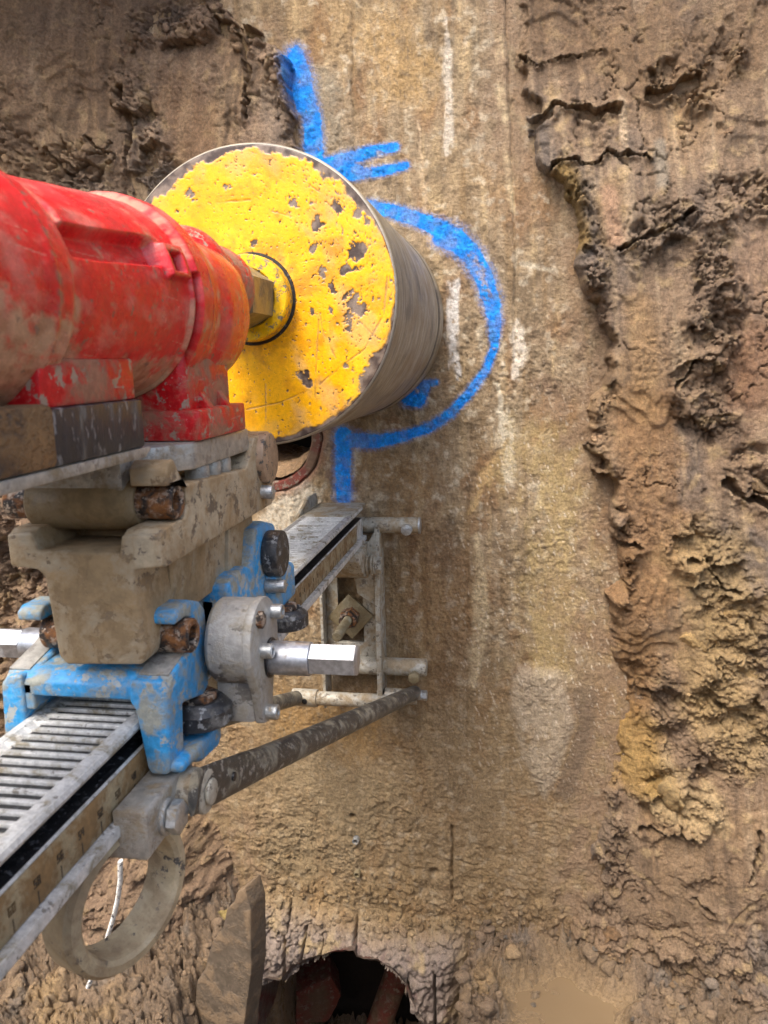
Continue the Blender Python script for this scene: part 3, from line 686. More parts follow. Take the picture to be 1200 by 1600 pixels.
def barrel():
    n, m = 900, 150
    t = np.linspace(0, 2*np.pi, n, endpoint=False); yy = np.linspace(BIT_Y+.0005, -.004, m)
    Yg, T = np.meshgrid(yy, t, indexing='ij'); X = np.cos(T); Z = np.sin(T)
    s = (Yg-BIT_Y); T = (T+np.pi) % (2*np.pi)-np.pi
    r = BIT_R - .0025*(1-smooth(0, .003, s)) + .0003*fbm(s*90, T*3, 3, 821)
    seg = smooth(-.060, -.057, Yg); r = r + .0022*seg - .002*smooth(-.064, -.061, Yg)*(1-seg)
    k = fbm(s*70+.6*np.sin(T+1), T*2.2, 5, 822); k2 = fbm(s*260, T*1.6, 4, 823); k3 = fbm(s*16, T*3, 4, 824)
    col = np.ones(X.shape+(3,))*lin((142, 128, 104))
    col = mixc(col, (96, 86, 72), smooth(0, .4, k)*.85); col = mixc(col, (188, 178, 158), smooth(.08, .4, k2)*.65)
    col = mixc(col, (128, 104, 66), smooth(.0, .4, k3)*.6); col = mixc(col, (70, 62, 54), smooth(.1, .45, -k3)*.5)
    col = mixc(col, (60, 54, 48), smooth(-.066, -.062, Yg)*(1-smooth(-.058, -.055, Yg))*.8)
    col = mixc(col, (190, 180, 164), 1-smooth(.001, .004, s))
    P = np.stack([r*X, Yg, r*Z], -1)
    al = (.45*(1-smooth(0, .4, k3)))[..., None]
    return gridmesh('barrel', P, M['barrel'], np.concatenate([col, al], -1), parent=bit, closed=True, flip=True)
barrel()
bm = NB(); lathe(bm, 'y', (0, 0), [(BIT_Y+.001, .043), (BIT_Y-.017, .0425), (BIT_Y-.0185, .041), (BIT_Y-.0185, .030), (BIT_Y-.016, .028)], 64)
obj('hub_collar', bm, M['yellowhub'], bit)
bm = NB(); lathe(bm, 'y', (0, 0), [(BIT_Y+.0005, .0465), (BIT_Y-.0012, .0455), (BIT_Y-.0012, .0425)], 64); obj('weld_seam', bm, M['raildark'], bit)
bm = NB(); hexa(bm, 'y', (0, 0), .056, BIT_Y-.014, -.562, rot=.45, b=.003); obj('hex_adaptor', bm, M['brass'], bit)

# ------------------------------------------------------------------ the motor
MZ = -0.020; MX = -0.016; MR = .070
motor = thing('drill_motor', 'chunky red core drill motor coated with dried mud behind the yellow bit', 'drill motor', (MX, -.82, -.12))
def motor_body():
    n, m = 620, 560
    t = np.linspace(0, 2*np.pi, n, endpoint=False); yy = np.linspace(-1.10, -.600, m)
    Y, T = np.meshgrid(yy, t, indexing='ij'); D = (np.degrees(T)+180) % 360-180       # 0 = right, 90 = up
    r = np.interp(Y, [-1.10, -1.0, -.968, -.965, -.925, -.915, -.912, -.900, -.895, -.760, -.752, -.735, -.733, -.718, -.712, -.665, -.645, -.630, -.615, -.600],
                     [.054, .061, .062, .0650, .0655, .0665, .0655, .0650, .0625, .0665, .0722, .0728, .0722, .0695, .0690, .0685, .0660, .0590, .048, .036])
    # the parting line of the flange, open on the lower right
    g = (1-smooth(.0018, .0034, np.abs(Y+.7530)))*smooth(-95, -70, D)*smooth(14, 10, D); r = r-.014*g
    g2 = (1-smooth(.0008, .0020, np.abs(Y+.7325))); r = r-.0016*g2
    # the long recess along the top right and the lug at its end
    rec = smooth(14, 17, D)*smooth(31, 28, D)*smooth(-.893, -.889, Y)*smooth(-.790, -.796, Y); r = r-.007*rec
    r = r+.0022*smooth(29, 31, D)*smooth(52, 36, D)*smooth(-.893, -.889, Y)*smooth(-.78, -.80, Y)
    lug = smooth(7, 10, D)*smooth(29, 26, D)*smooth(-.791, -.788, Y)*smooth(-.760, -.764, Y); r = r+.005*lug
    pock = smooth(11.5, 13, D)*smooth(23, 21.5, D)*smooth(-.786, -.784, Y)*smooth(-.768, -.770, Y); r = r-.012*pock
    # gearbox swells up towards the spindle, ribs on its flank
    r = r + .0035*np.exp(-((D+25)/45)**2)*smooth(-.71, -.69, Y)*smooth(-.62, -.65, Y)
    r = r - .011*smooth(20, 75, D)*smooth(175, 120, D)*smooth(-.722, -.708, Y)
    r = r + .0005*fbm(Y*40, np.radians(D)*4, 4, 901)
    X = MX+r*np.cos(T); Z = MZ-.0055*smooth(-.77, -.90, Y)+r*np.sin(T)
    u = np.radians(D)*.07
    col = np.ones(X.shape+(3,))*lin((214, 14, 24))
    col = mixc(col, (182, 14, 22), smooth(0, .4, fbm(Y*30, u*30, 4, 902))*.7)
    front = smooth(-.735, -.70, Y)
    col = mixc(col, (190, 66, 66), (.16+.30*front)*smooth(-.25, .35, fbm(Y*45, u*70, 5, 903)))
    low = smooth(-18, -58, D)*smooth(-170, -120, D)
    mud = smooth(.0, .30, fbm(Y*22, u*22, 7, 904, .62)-.24+.66*low+.36*smooth(-.86, -.93, Y)*smooth(20, -30, D)+.10*front*low)
    mud = np.maximum(mud, smooth(.26, .50, fbm(Y*60, u*34, 6, 905, .65)+.05*front)*.8)*.9
    mud = np.maximum(mud, .8*(1-smooth(.002, .009, np.abs(Y+.895)))*smooth(.0, .3, fbm(Y*30, u*60, 3, 906)+.12))
    mcol = mixc(np.ones(X.shape+(3,))*lin((190, 156, 124)), (158, 122, 92), smooth(-.2, .4, fbm(Y*70, u*70, 4, 907)))
    col = mixc(col, mcol, mud)
    worn = np.maximum((1-smooth(.001, .0035, np.abs(Y+.7325))), (1-smooth(.001, .005, np.abs(Y+.9135))))*smooth(-.05, .2, fbm(Y*60, u*120, 4, 908))
    worn = np.maximum(worn, smooth(.40, .45, fbm(Y*120, u*110, 4, 909)))
    col = mixc(col, (120, 98, 84), worn*.8)
    dust_sheen = smooth(38, 75, D)*smooth(160, 110, D)*.42  # pale dust that also paints in the sky's sheen on top
    col = mixc(col, (206, 120, 116), dust_sheen*smooth(-.3, .3, fbm(Y*24, u*24, 4, 910)))
    pale = smooth(-.05, .45, fbm(Y*26+u*9, u*40, 6, 915, .62))*(.50-.2*front); col = mixc(col, (206, 132, 116), pale)
    seam = np.maximum(1-smooth(.0015, .006, np.abs(Y+.7570)), 1-smooth(.001, .005, np.abs(Y+.7130)))*smooth(-.2, .25, fbm(Y*40, u*80, 4, 916)+.25*low); col = mixc(col, (190, 158, 126), seam*.55*(1-g))
    scr = smooth(.52, .60, fbm(Y*60+u*500, u*90, 2, 911)); col = mixc(col, (206, 150, 130), scr*.5)
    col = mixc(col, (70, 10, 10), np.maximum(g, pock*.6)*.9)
    return gridmesh('motor_housing', np.stack([X, Y, Z], -1), M['red'], col, parent=motor, closed=True, flip=True)
motor_body()
bm = NB(); lathe(bm, 'y', (-.002, .002), [(-.69, 0), (-.69, .03), (-.665, .042), (-.652, .0435), (-.636, .0400), (-.628, .0385), (-.6265, .0375), (-.620, .0378), (-.590, .0368), (-.588, .0375), (-.574, .0365), (-.571, .034), (-.571, .02)], 64)
obj('spindle_nose', bm, M['redbox'], motor)
bm = NB(); box(bm, -.036, .040, -.755, -.665, -.100, -.045, .006, 3); box(bm, -.038, .050, -.757, -.662, -.1170, -.0955, .002)
for yy in (-.725, -.690): prism(bm, 'y', [(.036, -.096), (.0475, -.096), (.036, -.078)], yy-.005, yy+.005, .001)
obj('gearbox_foot', bm, M['redbox'], motor)
bm = NB(); box(bm, -.070, .0375, -.920, -.822, -.0845, -.060, .002); obj('rear_foot', bm, M['redbox'], motor)
bm = NB(); box(bm, -.078, .0405, -1.06, -.8205, -.1135, -.0845, .0016); obj('rear_shoe', bm, M['black'], motor)
bm = NB(); box(bm, -.010, .0415, -1.10, -.915, -.114, -.082, .004); obj('mud_cake', bm, dirty('thick dried mud', L4(132, 100, 66), 0, .75, (150, 116, 76), .5, (.07, .05, .04, 1), .3, spot_scale=40, bump=.003), motor, 'dark brown dried mud caked on the near end')

# ------------------------------------------------------------------ the swivelling mounting bracket on its pins
brk = thing('mounting_bracket', 'tan cast alloy bracket with hollow rusty pins clamping the red motor to the carriage', 'bracket', (XR, -.70, -.26))
def yz(pts, x): return [atx(a, b, x) for a, b in pts]
# top mounting plate with its hinge knuckle
bm = NB()
prism(bm, 'x', [(-.985, -.1140), (-.815, -.1140), (-.812, -.1160), (-.82, -.1205), (-.985, -.1205)], -.078, .0400, .001)
prism(bm, 'z', [(-.050, -.645), (.046, -.645), (.046, -.760), (.020, -.800), (-.050, -.800)], -.1365, -.1175, .0025)
box(bm, -.048, .018, -.812, -.775, -.146, -.122, .004)
for yy in (-.735, -.712, -.690): cyl(bm, 'z', (.036, yy), .009, -.1480, -.1360, .002, 24)
obj('mounting_plate', bm, M['alloy'], brk)
bm = NB(); lathe(bm, 'x', (-.797, -.1525), [(-.0520, .009), (-.0520, .0170), (-.0500, .0188), (.0060, .0188), (.0120, .0183), (.0170, .0165), (.0215, .0152), (.0230, .0140), (.0230, .009)], 56)
obj('hinge_knuckle', bm, M['cast2'], brk)
ear = [(-.813, -.1400), (-.813, -.1290), (-.806, -.1240), (-.801, -.1240), (-.786, -.1430), (-.664, -.1490), (-.640, -.1260), (-.600, -.1240), (-.594, -.1300), (-.596, -.1860), (-.602, -.1900),
       (-.823, -.1900), (-.829, -.1850), (-.829, -.1690), (-.822, -.1655), (-.789, -.1650), (-.784, -.1560), (-.785, -.1460), (-.790, -.1400)]
for (x0, x1) in ((.0235, .0490), (-.0555, -.0370)):
    bm = NB(); prism(bm, 'x', ear, x0, x1, .0016, 3); obj('side_ear', bm, M['cast'], brk)
bm = NB()
prism(bm, 'y', [(-.0555, -.1895), (-.0555, -.1680), (-.0375, -.1665), (-.0345, -.1790), (.0210, -.1800), (.0235, -.1680), (.0485, -.1680), (.0485, -.1885), (.0310, -.1905), (.0285, -.1950), (.0335, -.2450), (.0300, -.2535),
               (-.0230, -.2555), (-.0280, -.2500), (-.0320, -.1960), (-.0365, -.1915)], -.8300, -.780, .0022, 3)
box(bm, -.030, .0270, -.7815, -.605, -.2440, -.1660, .002)
prism(bm, 'x', [(-.660, -.180), (-.603, -.180), (-.603, -.2560), (-.640, -.2540), (-.672, -.2400)], -.029, .0300, .0015)
prism(bm, 'x', [(-.7815, -.192), (-.735, -.192), (-.755, -.2300), (-.7815, -.2430)], .0265, .0310, .001)
obj('bracket_body', bm, M['cast'], brk)
bm = NB(); box(bm, -.036, .023, -.70, -.61, -.1700, -.1500, .003); obj('under_block', bm, M['cast2'], brk)
for (zc, xr, xl) in ((-.1525, .0480, -.0720), (-.2445, .0520, -.0560)):
    bm = NB(); tube(bm, 'x', (-.797, zc), .0118, .0066, -.02, xr, .0013); tube(bm, 'x', (-.797, zc), .0118, .0066, -.021, xl, .0013)
    obj('hollow_pin', bm, M['rust'], brk)
for (yc, zc, mm, r) in ((-.618, -.1460, 'pinface', .0225), (-.597, -.2370, 'rubber', .0215)):
    bm = NB(); cyl(bm, 'x', (yc, zc), r, .040, .0555, .0022); d = obj('pin_head', bm, M[mm], brk)
    bm = NB(); cyl(bm, 'x', (yc, zc), .010, -.085, .041, .001); obj('pin', bm, M['steel'], d)
    bm = NB(); cyl(bm, 'x', (yc-.010, zc-.0285), .0062, .040, .0590, .0015, 24); box(bm, .0587, .0597, yc-.0155, yc-.0045, zc-.0295, zc-.0275, 0); obj('keeper_screw', bm, M['zinc'], d)

# ------------------------------------------------------------------ the blue carriage
car = thing('carriage', 'bright blue cast carriage with black rollers and a crank gearbox riding on the rail', 'carriage', (XR, -.70, -.30))
bm = NB()
# front yoke over the rail: bridge, right leg, left leg
prism(bm, 'x', [(-.829, -.2790), (-.829, -.2690), (-.821, -.2625), (-.765, -.2590), (-.765, -.2790)], -.0715, .0440, .0022, 3)
prism(bm, 'y', [(.0190, -.2785), (.0215, -.2640), (.0430, -.2640), (.0465, -.2710), (.0440, -.3220), (.0420, -.3295), (.0300, -.3295), (.0275, -.3250), (.0230, -.2850)], -.831, -.808, .0022, 3)
prism(bm, 'y', [(-.0560, -.2850), (-.0560, -.2640), (-.066, -.2640), (-.0720, -.2700), (-.0745, -.3130), (-.0600, -.3130)], -.831, -.775, .0022, 3)
hook = [(-.812, -.2325), (-.812, -.2265), (-.806, -.2230), (-.786, -.2230), (-.770, -.2290), (-.7620, -.2370), (-.7600, -.2850), (-.766, -.2950), (-.775, -.2975), (-.806, -.2890), (-.829, -.2890), (-.829, -.2690),
        (-.820, -.2625), (-.795, -.2570), (-.7845, -.2520), (-.7815, -.2445), (-.7850, -.2360), (-.795, -.2325)]
prism(bm, 'x', hook, .0215, .0462, .0020, 3)
prism(bm, 'x', hook, -.0680, -.0500, .0020, 3)
prism(bm, 'x', [(-.829, -.3290), (-.829, -.3210), (-.808, -.3225), (-.768, -.3235), (-.760, -.3270), (-.760, -.3360), (-.768, -.3410), (-.798, -.3370), (-.812, -.3300)], .0290, .0520, .0030, 3)
cyl(bm, 'z', (.0400, -.775), .011, -.340, -.322, .002)
prism(bm, 'x', [(-.700, -.3000), (-.700, -.2400), (-.690, -.2340), (-.655, -.2340), (-.640, -.2400), (-.628, -.2080), (-.600, -.2060), (-.572, -.2140), (-.565, -.2250), (-.560, -.2600), (-.548, -.2700), (-.546, -.3000), (-.58, -.3060)], .0150, .0400, .003, 3)
box(bm, .0300, .0520, -.606, -.548, -.2920, -.2560, .006, 3)
box(bm, -.0700, .0300, -.700, -.640, -.2900, -.2480, .004)
prism(bm, 'x', [(-.700, -.3000), (-.700, -.2450), (-.655, -.2340), (-.620, -.2100), (-.572, -.2300), (-.556, -.2960)], -.068, -.050, .003, 3)
box(bm, -.069, -.050, -.775, -.690, -.295, -.262, .003)
obj('frame', bm, M['blue'], car)
for (xs_, ys_, zs_) in ((.0205, 0, 0), (-.073, 0, 0)):
    bm = NB(); prism(bm, 'x', [(-.8225, -.2640), (-.795, -.2580), (-.7860, -.2538), (-.7855, -.2520), (-.7955, -.2560), (-.8230, -.2622)], xs_+.0025, xs_+.0235 if xs_ > 0 else xs_+.018, .0006); obj('worn_pad', bm, M['alloy'], car)
for (x, y, z, r) in ((.0415, -.7740, -.3085, .0235), (.0500, -.5850, -.3020, .0222)):
    bm = NB(); lathe(bm, 'z', (x, y), [(z-.0095, 0), (z-.0095, r-.002), (z-.008, r), (z+.002, r), (z+.0085, r-.006), (z+.0088, r-.008), (z+.0078, r-.010), (z+.0078, 0)], 56)
    ro = obj('roller', bm, M['rubber'], car)
    bm = NB(); cyl(bm, 'z', (x, y), r-.0105, z+.006, z+.0125, .0015); obj('roller_hub', bm, M['rust'], ro)
gz, gy = -.2690, -.7440
bm = NB()
lathe(bm, 'x', (gy-.004, gz+.004), [(.050, 0), (.050, .0290), (.053, .0315), (.078, .0315), (.0785, .031), (.0785, 0)], 56)
pear = [(gy-.004+.0325*math.cos(a), gz+.004+.0325*math.sin(a)) for a in np.radians(np.linspace(-25, 215, 28))] + [(gy-.022, gz-.030), (gy-.016, gz-.056), (gy-.004, gz-.060), (gy+.006, gz-.054), (gy+.012, gz-.034)]
prism(bm, 'x', pear, .0780, .0850, .0015)
box(bm, .050, .079, gy-.018, gy+.008, gz-.056, gz-.022, .004)
gb = obj('gearbox', bm, M['gear'], car)
for (dy, dz, hx) in ((-.016, .024, 1), (-.012, -.001, 0), (.016, .020, 0), (-.008, -.050, 0)):
    bm = NB()
    if hx: hexa(bm, 'x', (gy+dy, gz+dz), .011, .084, .0895)
    else: tube(bm, 'x', (gy+dy, gz+dz), .0056, .0026, .084, .0935, .0006, 24, .004)
    obj('bolt', bm, M['rust'] if hx else M['zinc'], gb, 'rusty hexagon bolt' if hx else None)
sy, sz = -.738, -.2820
bm = NB(); lathe(bm, 'x', (sy, sz), [(.079, .0150), (.0862, .0150), (.0862, .0128)], 40); obj('seal_ring', bm, M['raildark'], gb)
bm = NB(); cyl(bm, 'x', (sy, sz), .0127, .080, .1170, .0012, 48); hexa(bm, 'x', (sy, sz), .0215, .1165, .1520, .66, .0016); obj('crank_shaft', bm, M['chrome'], car)
bm = NB(); cyl(bm, 'x', (sy, sz+.004), .0127, -.060, -.116, .0012, 48); hexa(bm, 'x', (sy, sz+.004), .0215, -.1155, -.172, .785, .0016)
cyl(bm, 'y', (-.084, sz-.004), .0022, sy-.0128, sy-.0122, 0, 16); obj('crank_shaft', bm, M['chrome'], car)

# ------------------------------------------------------------------ the stand: rail, struts, base on the wall
std = thing('drill_stand', 'long toothed aluminium drill rail with tubular struts and a base bolted to the wall', 'drill stand', (XR, -.03, -.45))
YN, YF = -1.16, -.050
half = [(.0, -.2990), (.0270, -.2985), (.0345, -.2955), (.0385, -.2960), (.0402, -.2985), (.0390, -.3012), (.0350, -.3022), (.0220, -.3030), (.0220, -.3120), (.0372, -.3145), (.0385, -.3155), (.0385, -.3420),
        (.0445, -.3425), (.0450, -.3445), (.0450, -.3490), (.0440, -.3505), (.0, -.3505)]
bm = NB(); prism(bm, 'y', [(XR+a, b) for a, b in half]+[(XR-a, b) for a, b in half[::-1][1:-1]], YN, YF, 0)
rail = obj('rail', bm, M['railwhite'], std, angle=28)
bm = NB(); prism(bm, 'y', [(XR+.0221, -.3124), (XR+.0221, -.3028), (XR+.0352, -.3020), (XR+.0350, -.3028), (XR+.0229, -.3036), (XR+.0229, -.3117), (XR+.0372, -.3141), (XR+.0372, -.3148)], YN, YF-.002, 0); obj('groove_lining', bm, M['raildark'], rail)
bm = NB(); box(bm, XR-.0345, XR+.0300, YN, -.130, -.2992, -.2983, 0); obj('rack_bed', bm, M['raildark'], rail)
def rack():
    bm = NB(); y = YN+.004
    box(bm, XR+.0290, XR+.0372, YN, -.128, -.2988, -.2952, .0012); box(bm, XR-.0400, XR-.0335, YN, -.128, -.2988, -.2952, .0012)
    while y < -.135:
        prism(bm, 'y', [(XR-.0345, -.2986), (XR+.0305, -.2986), (XR+.0305, -.2962), (XR+.0298, -.2958), (XR-.0338, -.2958)], y-.0016, y+.0016, .0007, 2)
        y += .0102
    return bm
obj('toothed_rack', rack(), M['railwhite'], rail)
bm = NB(); box(bm, XR-.040, XR+.0385, -.130, -.018, -.2985, -.2945, .001); prism(bm, 'x', [(-.150, -.2960), (-.075, -.2740), (-.030, -.2760), (-.022, -.2960)], XR-.046, XR-.041, .0012); obj('rail_end_plate', bm, M['steel'], rail)
bm = NB(); box(bm, XR+.0380, XR+.0393, YN, -.10, -.3412, -.3160, .0003)
strip = obj('scale_strip', bm, M['strip'], std)
k = 0; yy = -.9655
def glyph(bm, ch, y0, z0, h):
    segs = {'0': 'abcdef', '1': 'bc', '2': 'abged', '3': 'abgcd', '4': 'fgbc', '5': 'afgcd', '6': 'afgedc', '7': 'abc', '8': 'abcdefg', '9': 'abcdfg'}[ch]
    w = h*.5; t = h*.16; x = XR+.0393; e = .0003
    R_ = {'a': (0, w, h-t, h), 'd': (0, w, 0, t), 'g': (0, w, h/2-t/2, h/2+t/2), 'f': (0, t, h/2, h), 'e': (0, t, 0, h/2), 'b': (w-t, w, h/2, h), 'c': (w-t, w, 0, h/2)}
    for s in segs:
        a, b, c, d = R_[s]; box(bm, x-.0002, x+e, y0+a, y0+b, z0+c, z0+d, 0)
num = 60
while yy < -.15:
    bm = NB()
    box(bm, XR+.0391, XR+.0396, yy-.0004, yy+.0004, -.3405, -.3330, 0)
    if num > 0:
        for i, ch in enumerate(str(num)): glyph(bm, ch, yy-.0028+i*.0032, -.3300, .0050)
    obj('scale_mark', bm, M['ink'], strip); yy += .0213; num -= 2
# foot clamp on the near part of the rail, with its big bolt
bm = NB(); prism(bm, 'y', [(.0055, -.3520), (.0225, -.3450), (.0225, -.3330), (.0440, -.3320), (.0455, -.3340), (.0455, -.3620), (.0430, -.3650), (.0055, -.3650)], -.870, -.800, .0015)
clamp = obj('clamp_block', bm, M['alloy'], std)
bm = NB(); cyl(bm, 'x', (-.846, -.3490), .0118, .0450, .0490, .0012); hexa(bm, 'x', (-.846, -.3490), .0190, .0490, .0575, .1, .002); obj('clamp_bolt', bm, M['zinc'], clamp)
# carrying ring
bm = NB(); RC_ = (-.858, -.3960)
lathe(bm, 'x', RC_, [(.0270, .0385), (.0292, .0410), (.0280, .0470), (.0240, .0500), (.0060, .0500), (.0015, .0475), (.0005, .0410), (.0030, .0370), (.0220, .0370), (.0270, .0385)], 72)
bmesh.ops.rotate(bm, verts=bm.verts, cent=(.014, -.858, -.396), matrix=Matrix.Rotation(math.radians(-20), 3, 'Z'))
obj('carrying_ring', bm, M['ring'], std)
# struts
def strut(name, near, far, r, flat=True):
    bm = NB(); a = Vector(near); b = Vector(far); d = (b-a); L = d.length; d.normalize(); pts = []; rad = []
    for t in (0, .03, .09, .14, .2, .4, .6, .8, .93, .97, 1.0):
        pts.append(a+d*L*t); sq = 1-.72*float(1-smooth(.05, .17, t)); rad.append((r*sq if sq < 1 else r, r*(1+.32*(1-sq))))
    sweep(bm, pts, rad, 24); return obj(name, bm, M['strut'], std)
s1 = strut('strut', (.0590, -.832, -.3400), (.1000, -.048, -.6140), .0122)
bm = NB(); cyl(bm, 'x', (-.780, -.3570), .0032, .0560, .0680, .0005, 20); obj('pin_hole', bm, M['raildark'], s1)
s2 = strut('strut', (-.0900, -.832, -.3400), (-.1000, -.062, -.6260), .0122)
bm = NB(); cyl(bm, 'x', (-.816, -.3480), .0150, .0300, .0630, .002, 32); cyl(bm, 'x', (-.816, -.3480), .0090, .0630, .0665, .002, 32); obj('strut_pivot', bm, M['steel'], std)
bm = NB(); cyl(bm, 'x', (-.048, -.6180), .0090, .1060, .1130, .001, 24); hexa(bm, 'x', (-.048, -.6180), .0155, .1130, .1215, .2); obj('strut_bolt', bm, M['zinc'], s1)
# base on the wall
bm = NB()
cyl(bm, 'x', (-.034, -.3290), .0130, -.070, .1130, .0015)
up = obj('cross_bar', bm, M['steel'], std)
bm = NB(); cyl(bm, 'y', (.0930, -.3330), .0090, -.0550, -.012, .001, 24); cyl(bm, 'x', (-.034, -.3290), .0137, .1105, .1136, .0005); obj('levelling_screw', bm, M['zinc'], up)
bm = NB(); cyl(bm, 'x', (-.034, -.5740), .0150, -.075, .1200, .0025); lo = obj('cross_bar', bm, M['steel'], std)
bm = NB(); hexa(bm, 'y', (.1010, -.5830), .0170, -.062, -.050, .5); cyl(bm, 'y', (.1010, -.5830), .006, -.052, -.004, .001, 20); obj('levelling_screw', bm, M['brass'], lo)
bm = NB(); cyl(bm, 'x', (-.060, -.6260), .0120, -.1080, .0560, .0015); cyl(bm, 'x', (-.050, -.6200), .0130, .050, .1040, .0015)
box(bm, .0380, .0480, -.062, -.040, -.640, -.606, .002); cyl(bm, 'x', (-.060, -.6260), .0150, -.1090, -.0650, .001)
pv = obj('pivot_bar', bm, M['steel'], std)
bm = NB(); cyl(bm, 'y', (-.084, -.6265), .0048, -.0755, -.0715, .0003, 20); obj('pin_hole', bm, M['raildark'], pv)
bm = NB()
prism(bm, 'x', [(-.052, -.330), (-.030, -.320), (-.012, -.330), (-.012, -.610), (-.030, -.646), (-.056, -.646), (-.066, -.610), (-.064, -.450), (-.058, -.360)], .0400, .0480, .001)
prism(bm, 'x', [(-.052, -.350), (-.012, -.350), (-.012, -.630), (-.056, -.646)], -.0560, -.0510, .001)
prism(bm, 'y', [(.0410, -.335), (.0410, -.460), (.0100, -.440), (.004, -.400)], -.058, -.046, .001)
# foot plate with the slot for the anchor
prism(bm, 'y', [(-.0505, -.4000), (-.0300, -.4000), (-.0300, -.5350), (.0130, -.5350), (.0130, -.4000), (.0415, -.4000), (.0415, -.5620), (-.0505, -.5620)], -.030, -.020, .001)
obj('base_frame', bm, M['steel'], std)
bm = NB(); prism(bm, 'x', [(-.150, -.3500), (-.150, -.3620), (-.110, -.3960), (-.075, -.4080), (-.060, -.3980), (-.056, -.3600), (-.060, -.3500)], -.026, .0330, .002)
box(bm, -.026, .006, -.090, -.030, -.400, -.352, .002)
ft = obj('rail_foot', bm, M['steel'], std)
bm = NB()
for i, (x0, x1, r) in enumerate(((.0335, .0375, .0165), (.0380, .0405, .0135), (.0410, .0445, .0165), (.0450, .0485, .0150))): cyl(bm, 'x', (-.090, -.3820), r, x0, x1, .0008, 28)
hexa(bm, 'x', (-.090, -.3820), .023, .0485, .0580); obj('foot_bolt', bm, M['steel'], ft)

# ------------------------------------------------------------------ the anchor in the wall
anc = thing('wall_anchor', 'threaded anchor rod with nut and tilted square washer plate in the slot of the base', 'anchor', (-.008, 0, -.487))
bm = NB(); a = .0280; t = math.radians(3)
prism(bm, 'y', [(-.008+a*1.414*math.cos(t+k*math.pi/2), -.487+a*1.414*math.sin(t+k*math.pi/2)) for k in range(4)], -.0365, -.031, .001); obj('washer_plate', bm, M['brass'], anc)
bm = NB(); lathe(bm, 'y', (-.008, -.486), [(-.0365, .0170), (-.0370, .0165), (-.058, .0165), (-.061, .0150), (-.061, .0105), (-.052, .0095)], 6, .3); obj('nut', bm, M['rust'], anc)
bm = NB(); y = -.140; pr = [(y, 0), (y, .0065)]
while y < -.01: pr += [(y+.0011, .0078), (y+.0022, .0068)]; y += .0022
lathe(bm, 'y', (-.008, -.486), pr+[(.01, .0068), (.01, 0)], 20); obj('threaded_rod', bm, M['brass'], anc)

# ------------------------------------------------------------------ openings, broken pipe pieces, loose things
def ringtube(bm, c, prof, seg=64, jit=0.0, seed=0):
    rng = np.random.RandomState(seed); j = 1+jit*(rng.rand(seg)-.5); t = NB(); rings = []
    for y, r in prof: rings.append([t.verts.new((c[0]+r*j[k]*math.cos(2*math.pi*k/seg), y, c[1]+r*j[k]*math.sin(2*math.pi*k/seg))) for k in range(seg)])
    for A, B in zip(rings[:-1], rings[1:]):
        for k in range(seg): t.faces.new((A[k], A[(k+1) % seg], B[(k+1) % seg], B[k]))
    _merge(bm, t, 0)
pipe = thing('clay_pipe', 'open end of a red clay pipe set in the wall just below the yellow bit', 'pipe', (HOLE[0], 0, HOLE[1]))
bm = NB(); ringtube(bm, HOLE, [(.06, .094), (.004, .093), (.001, .090), (.001, .078), (.006, .0745), (.30, .0745), (.30, .094), (.06, .094)], 72, .02, 4); obj('pipe_wall', bm, M['redclay'], pipe)
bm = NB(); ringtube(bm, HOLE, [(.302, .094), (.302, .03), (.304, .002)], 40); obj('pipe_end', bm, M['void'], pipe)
def silt():
    n, m = 60, 60; ys = np.linspace(.002, .30, n); t = np.linspace(-1, 1, m); Y, T = np.meshgrid(ys, t, indexing='ij')
    x = T*.066*np.ones_like(Y); z = -.050 + .05*T*T*.5 + .006*fbm(Y*40, T*4, 4, 5) - .02*smooth(.02, 0, Y)
    r = np.hypot(x, z); s = np.minimum(1, .0742/np.maximum(r, 1e-6)); x, z = x*s, z*s
    col = np.ones(Y.shape+(3,))*lin((170, 138, 104)); return gridmesh('silt', np.stack([HOLE[0]+x, Y, HOLE[1]+z], -1), M['floor'], col, parent=pipe, flip=True)
silt()
# chamber behind the broken opening
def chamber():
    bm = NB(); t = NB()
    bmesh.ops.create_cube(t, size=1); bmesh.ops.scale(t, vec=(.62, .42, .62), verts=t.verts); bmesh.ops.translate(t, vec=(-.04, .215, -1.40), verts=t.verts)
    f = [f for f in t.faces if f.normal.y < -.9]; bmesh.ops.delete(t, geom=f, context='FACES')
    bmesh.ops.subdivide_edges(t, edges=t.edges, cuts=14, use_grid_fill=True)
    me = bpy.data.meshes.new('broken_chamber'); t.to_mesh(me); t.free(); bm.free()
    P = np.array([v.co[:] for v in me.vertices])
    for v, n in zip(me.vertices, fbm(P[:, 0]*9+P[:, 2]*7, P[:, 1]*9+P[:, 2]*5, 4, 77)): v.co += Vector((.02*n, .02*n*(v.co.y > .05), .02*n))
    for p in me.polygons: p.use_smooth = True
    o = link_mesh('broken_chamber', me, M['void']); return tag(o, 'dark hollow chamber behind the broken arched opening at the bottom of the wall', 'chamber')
chamber()
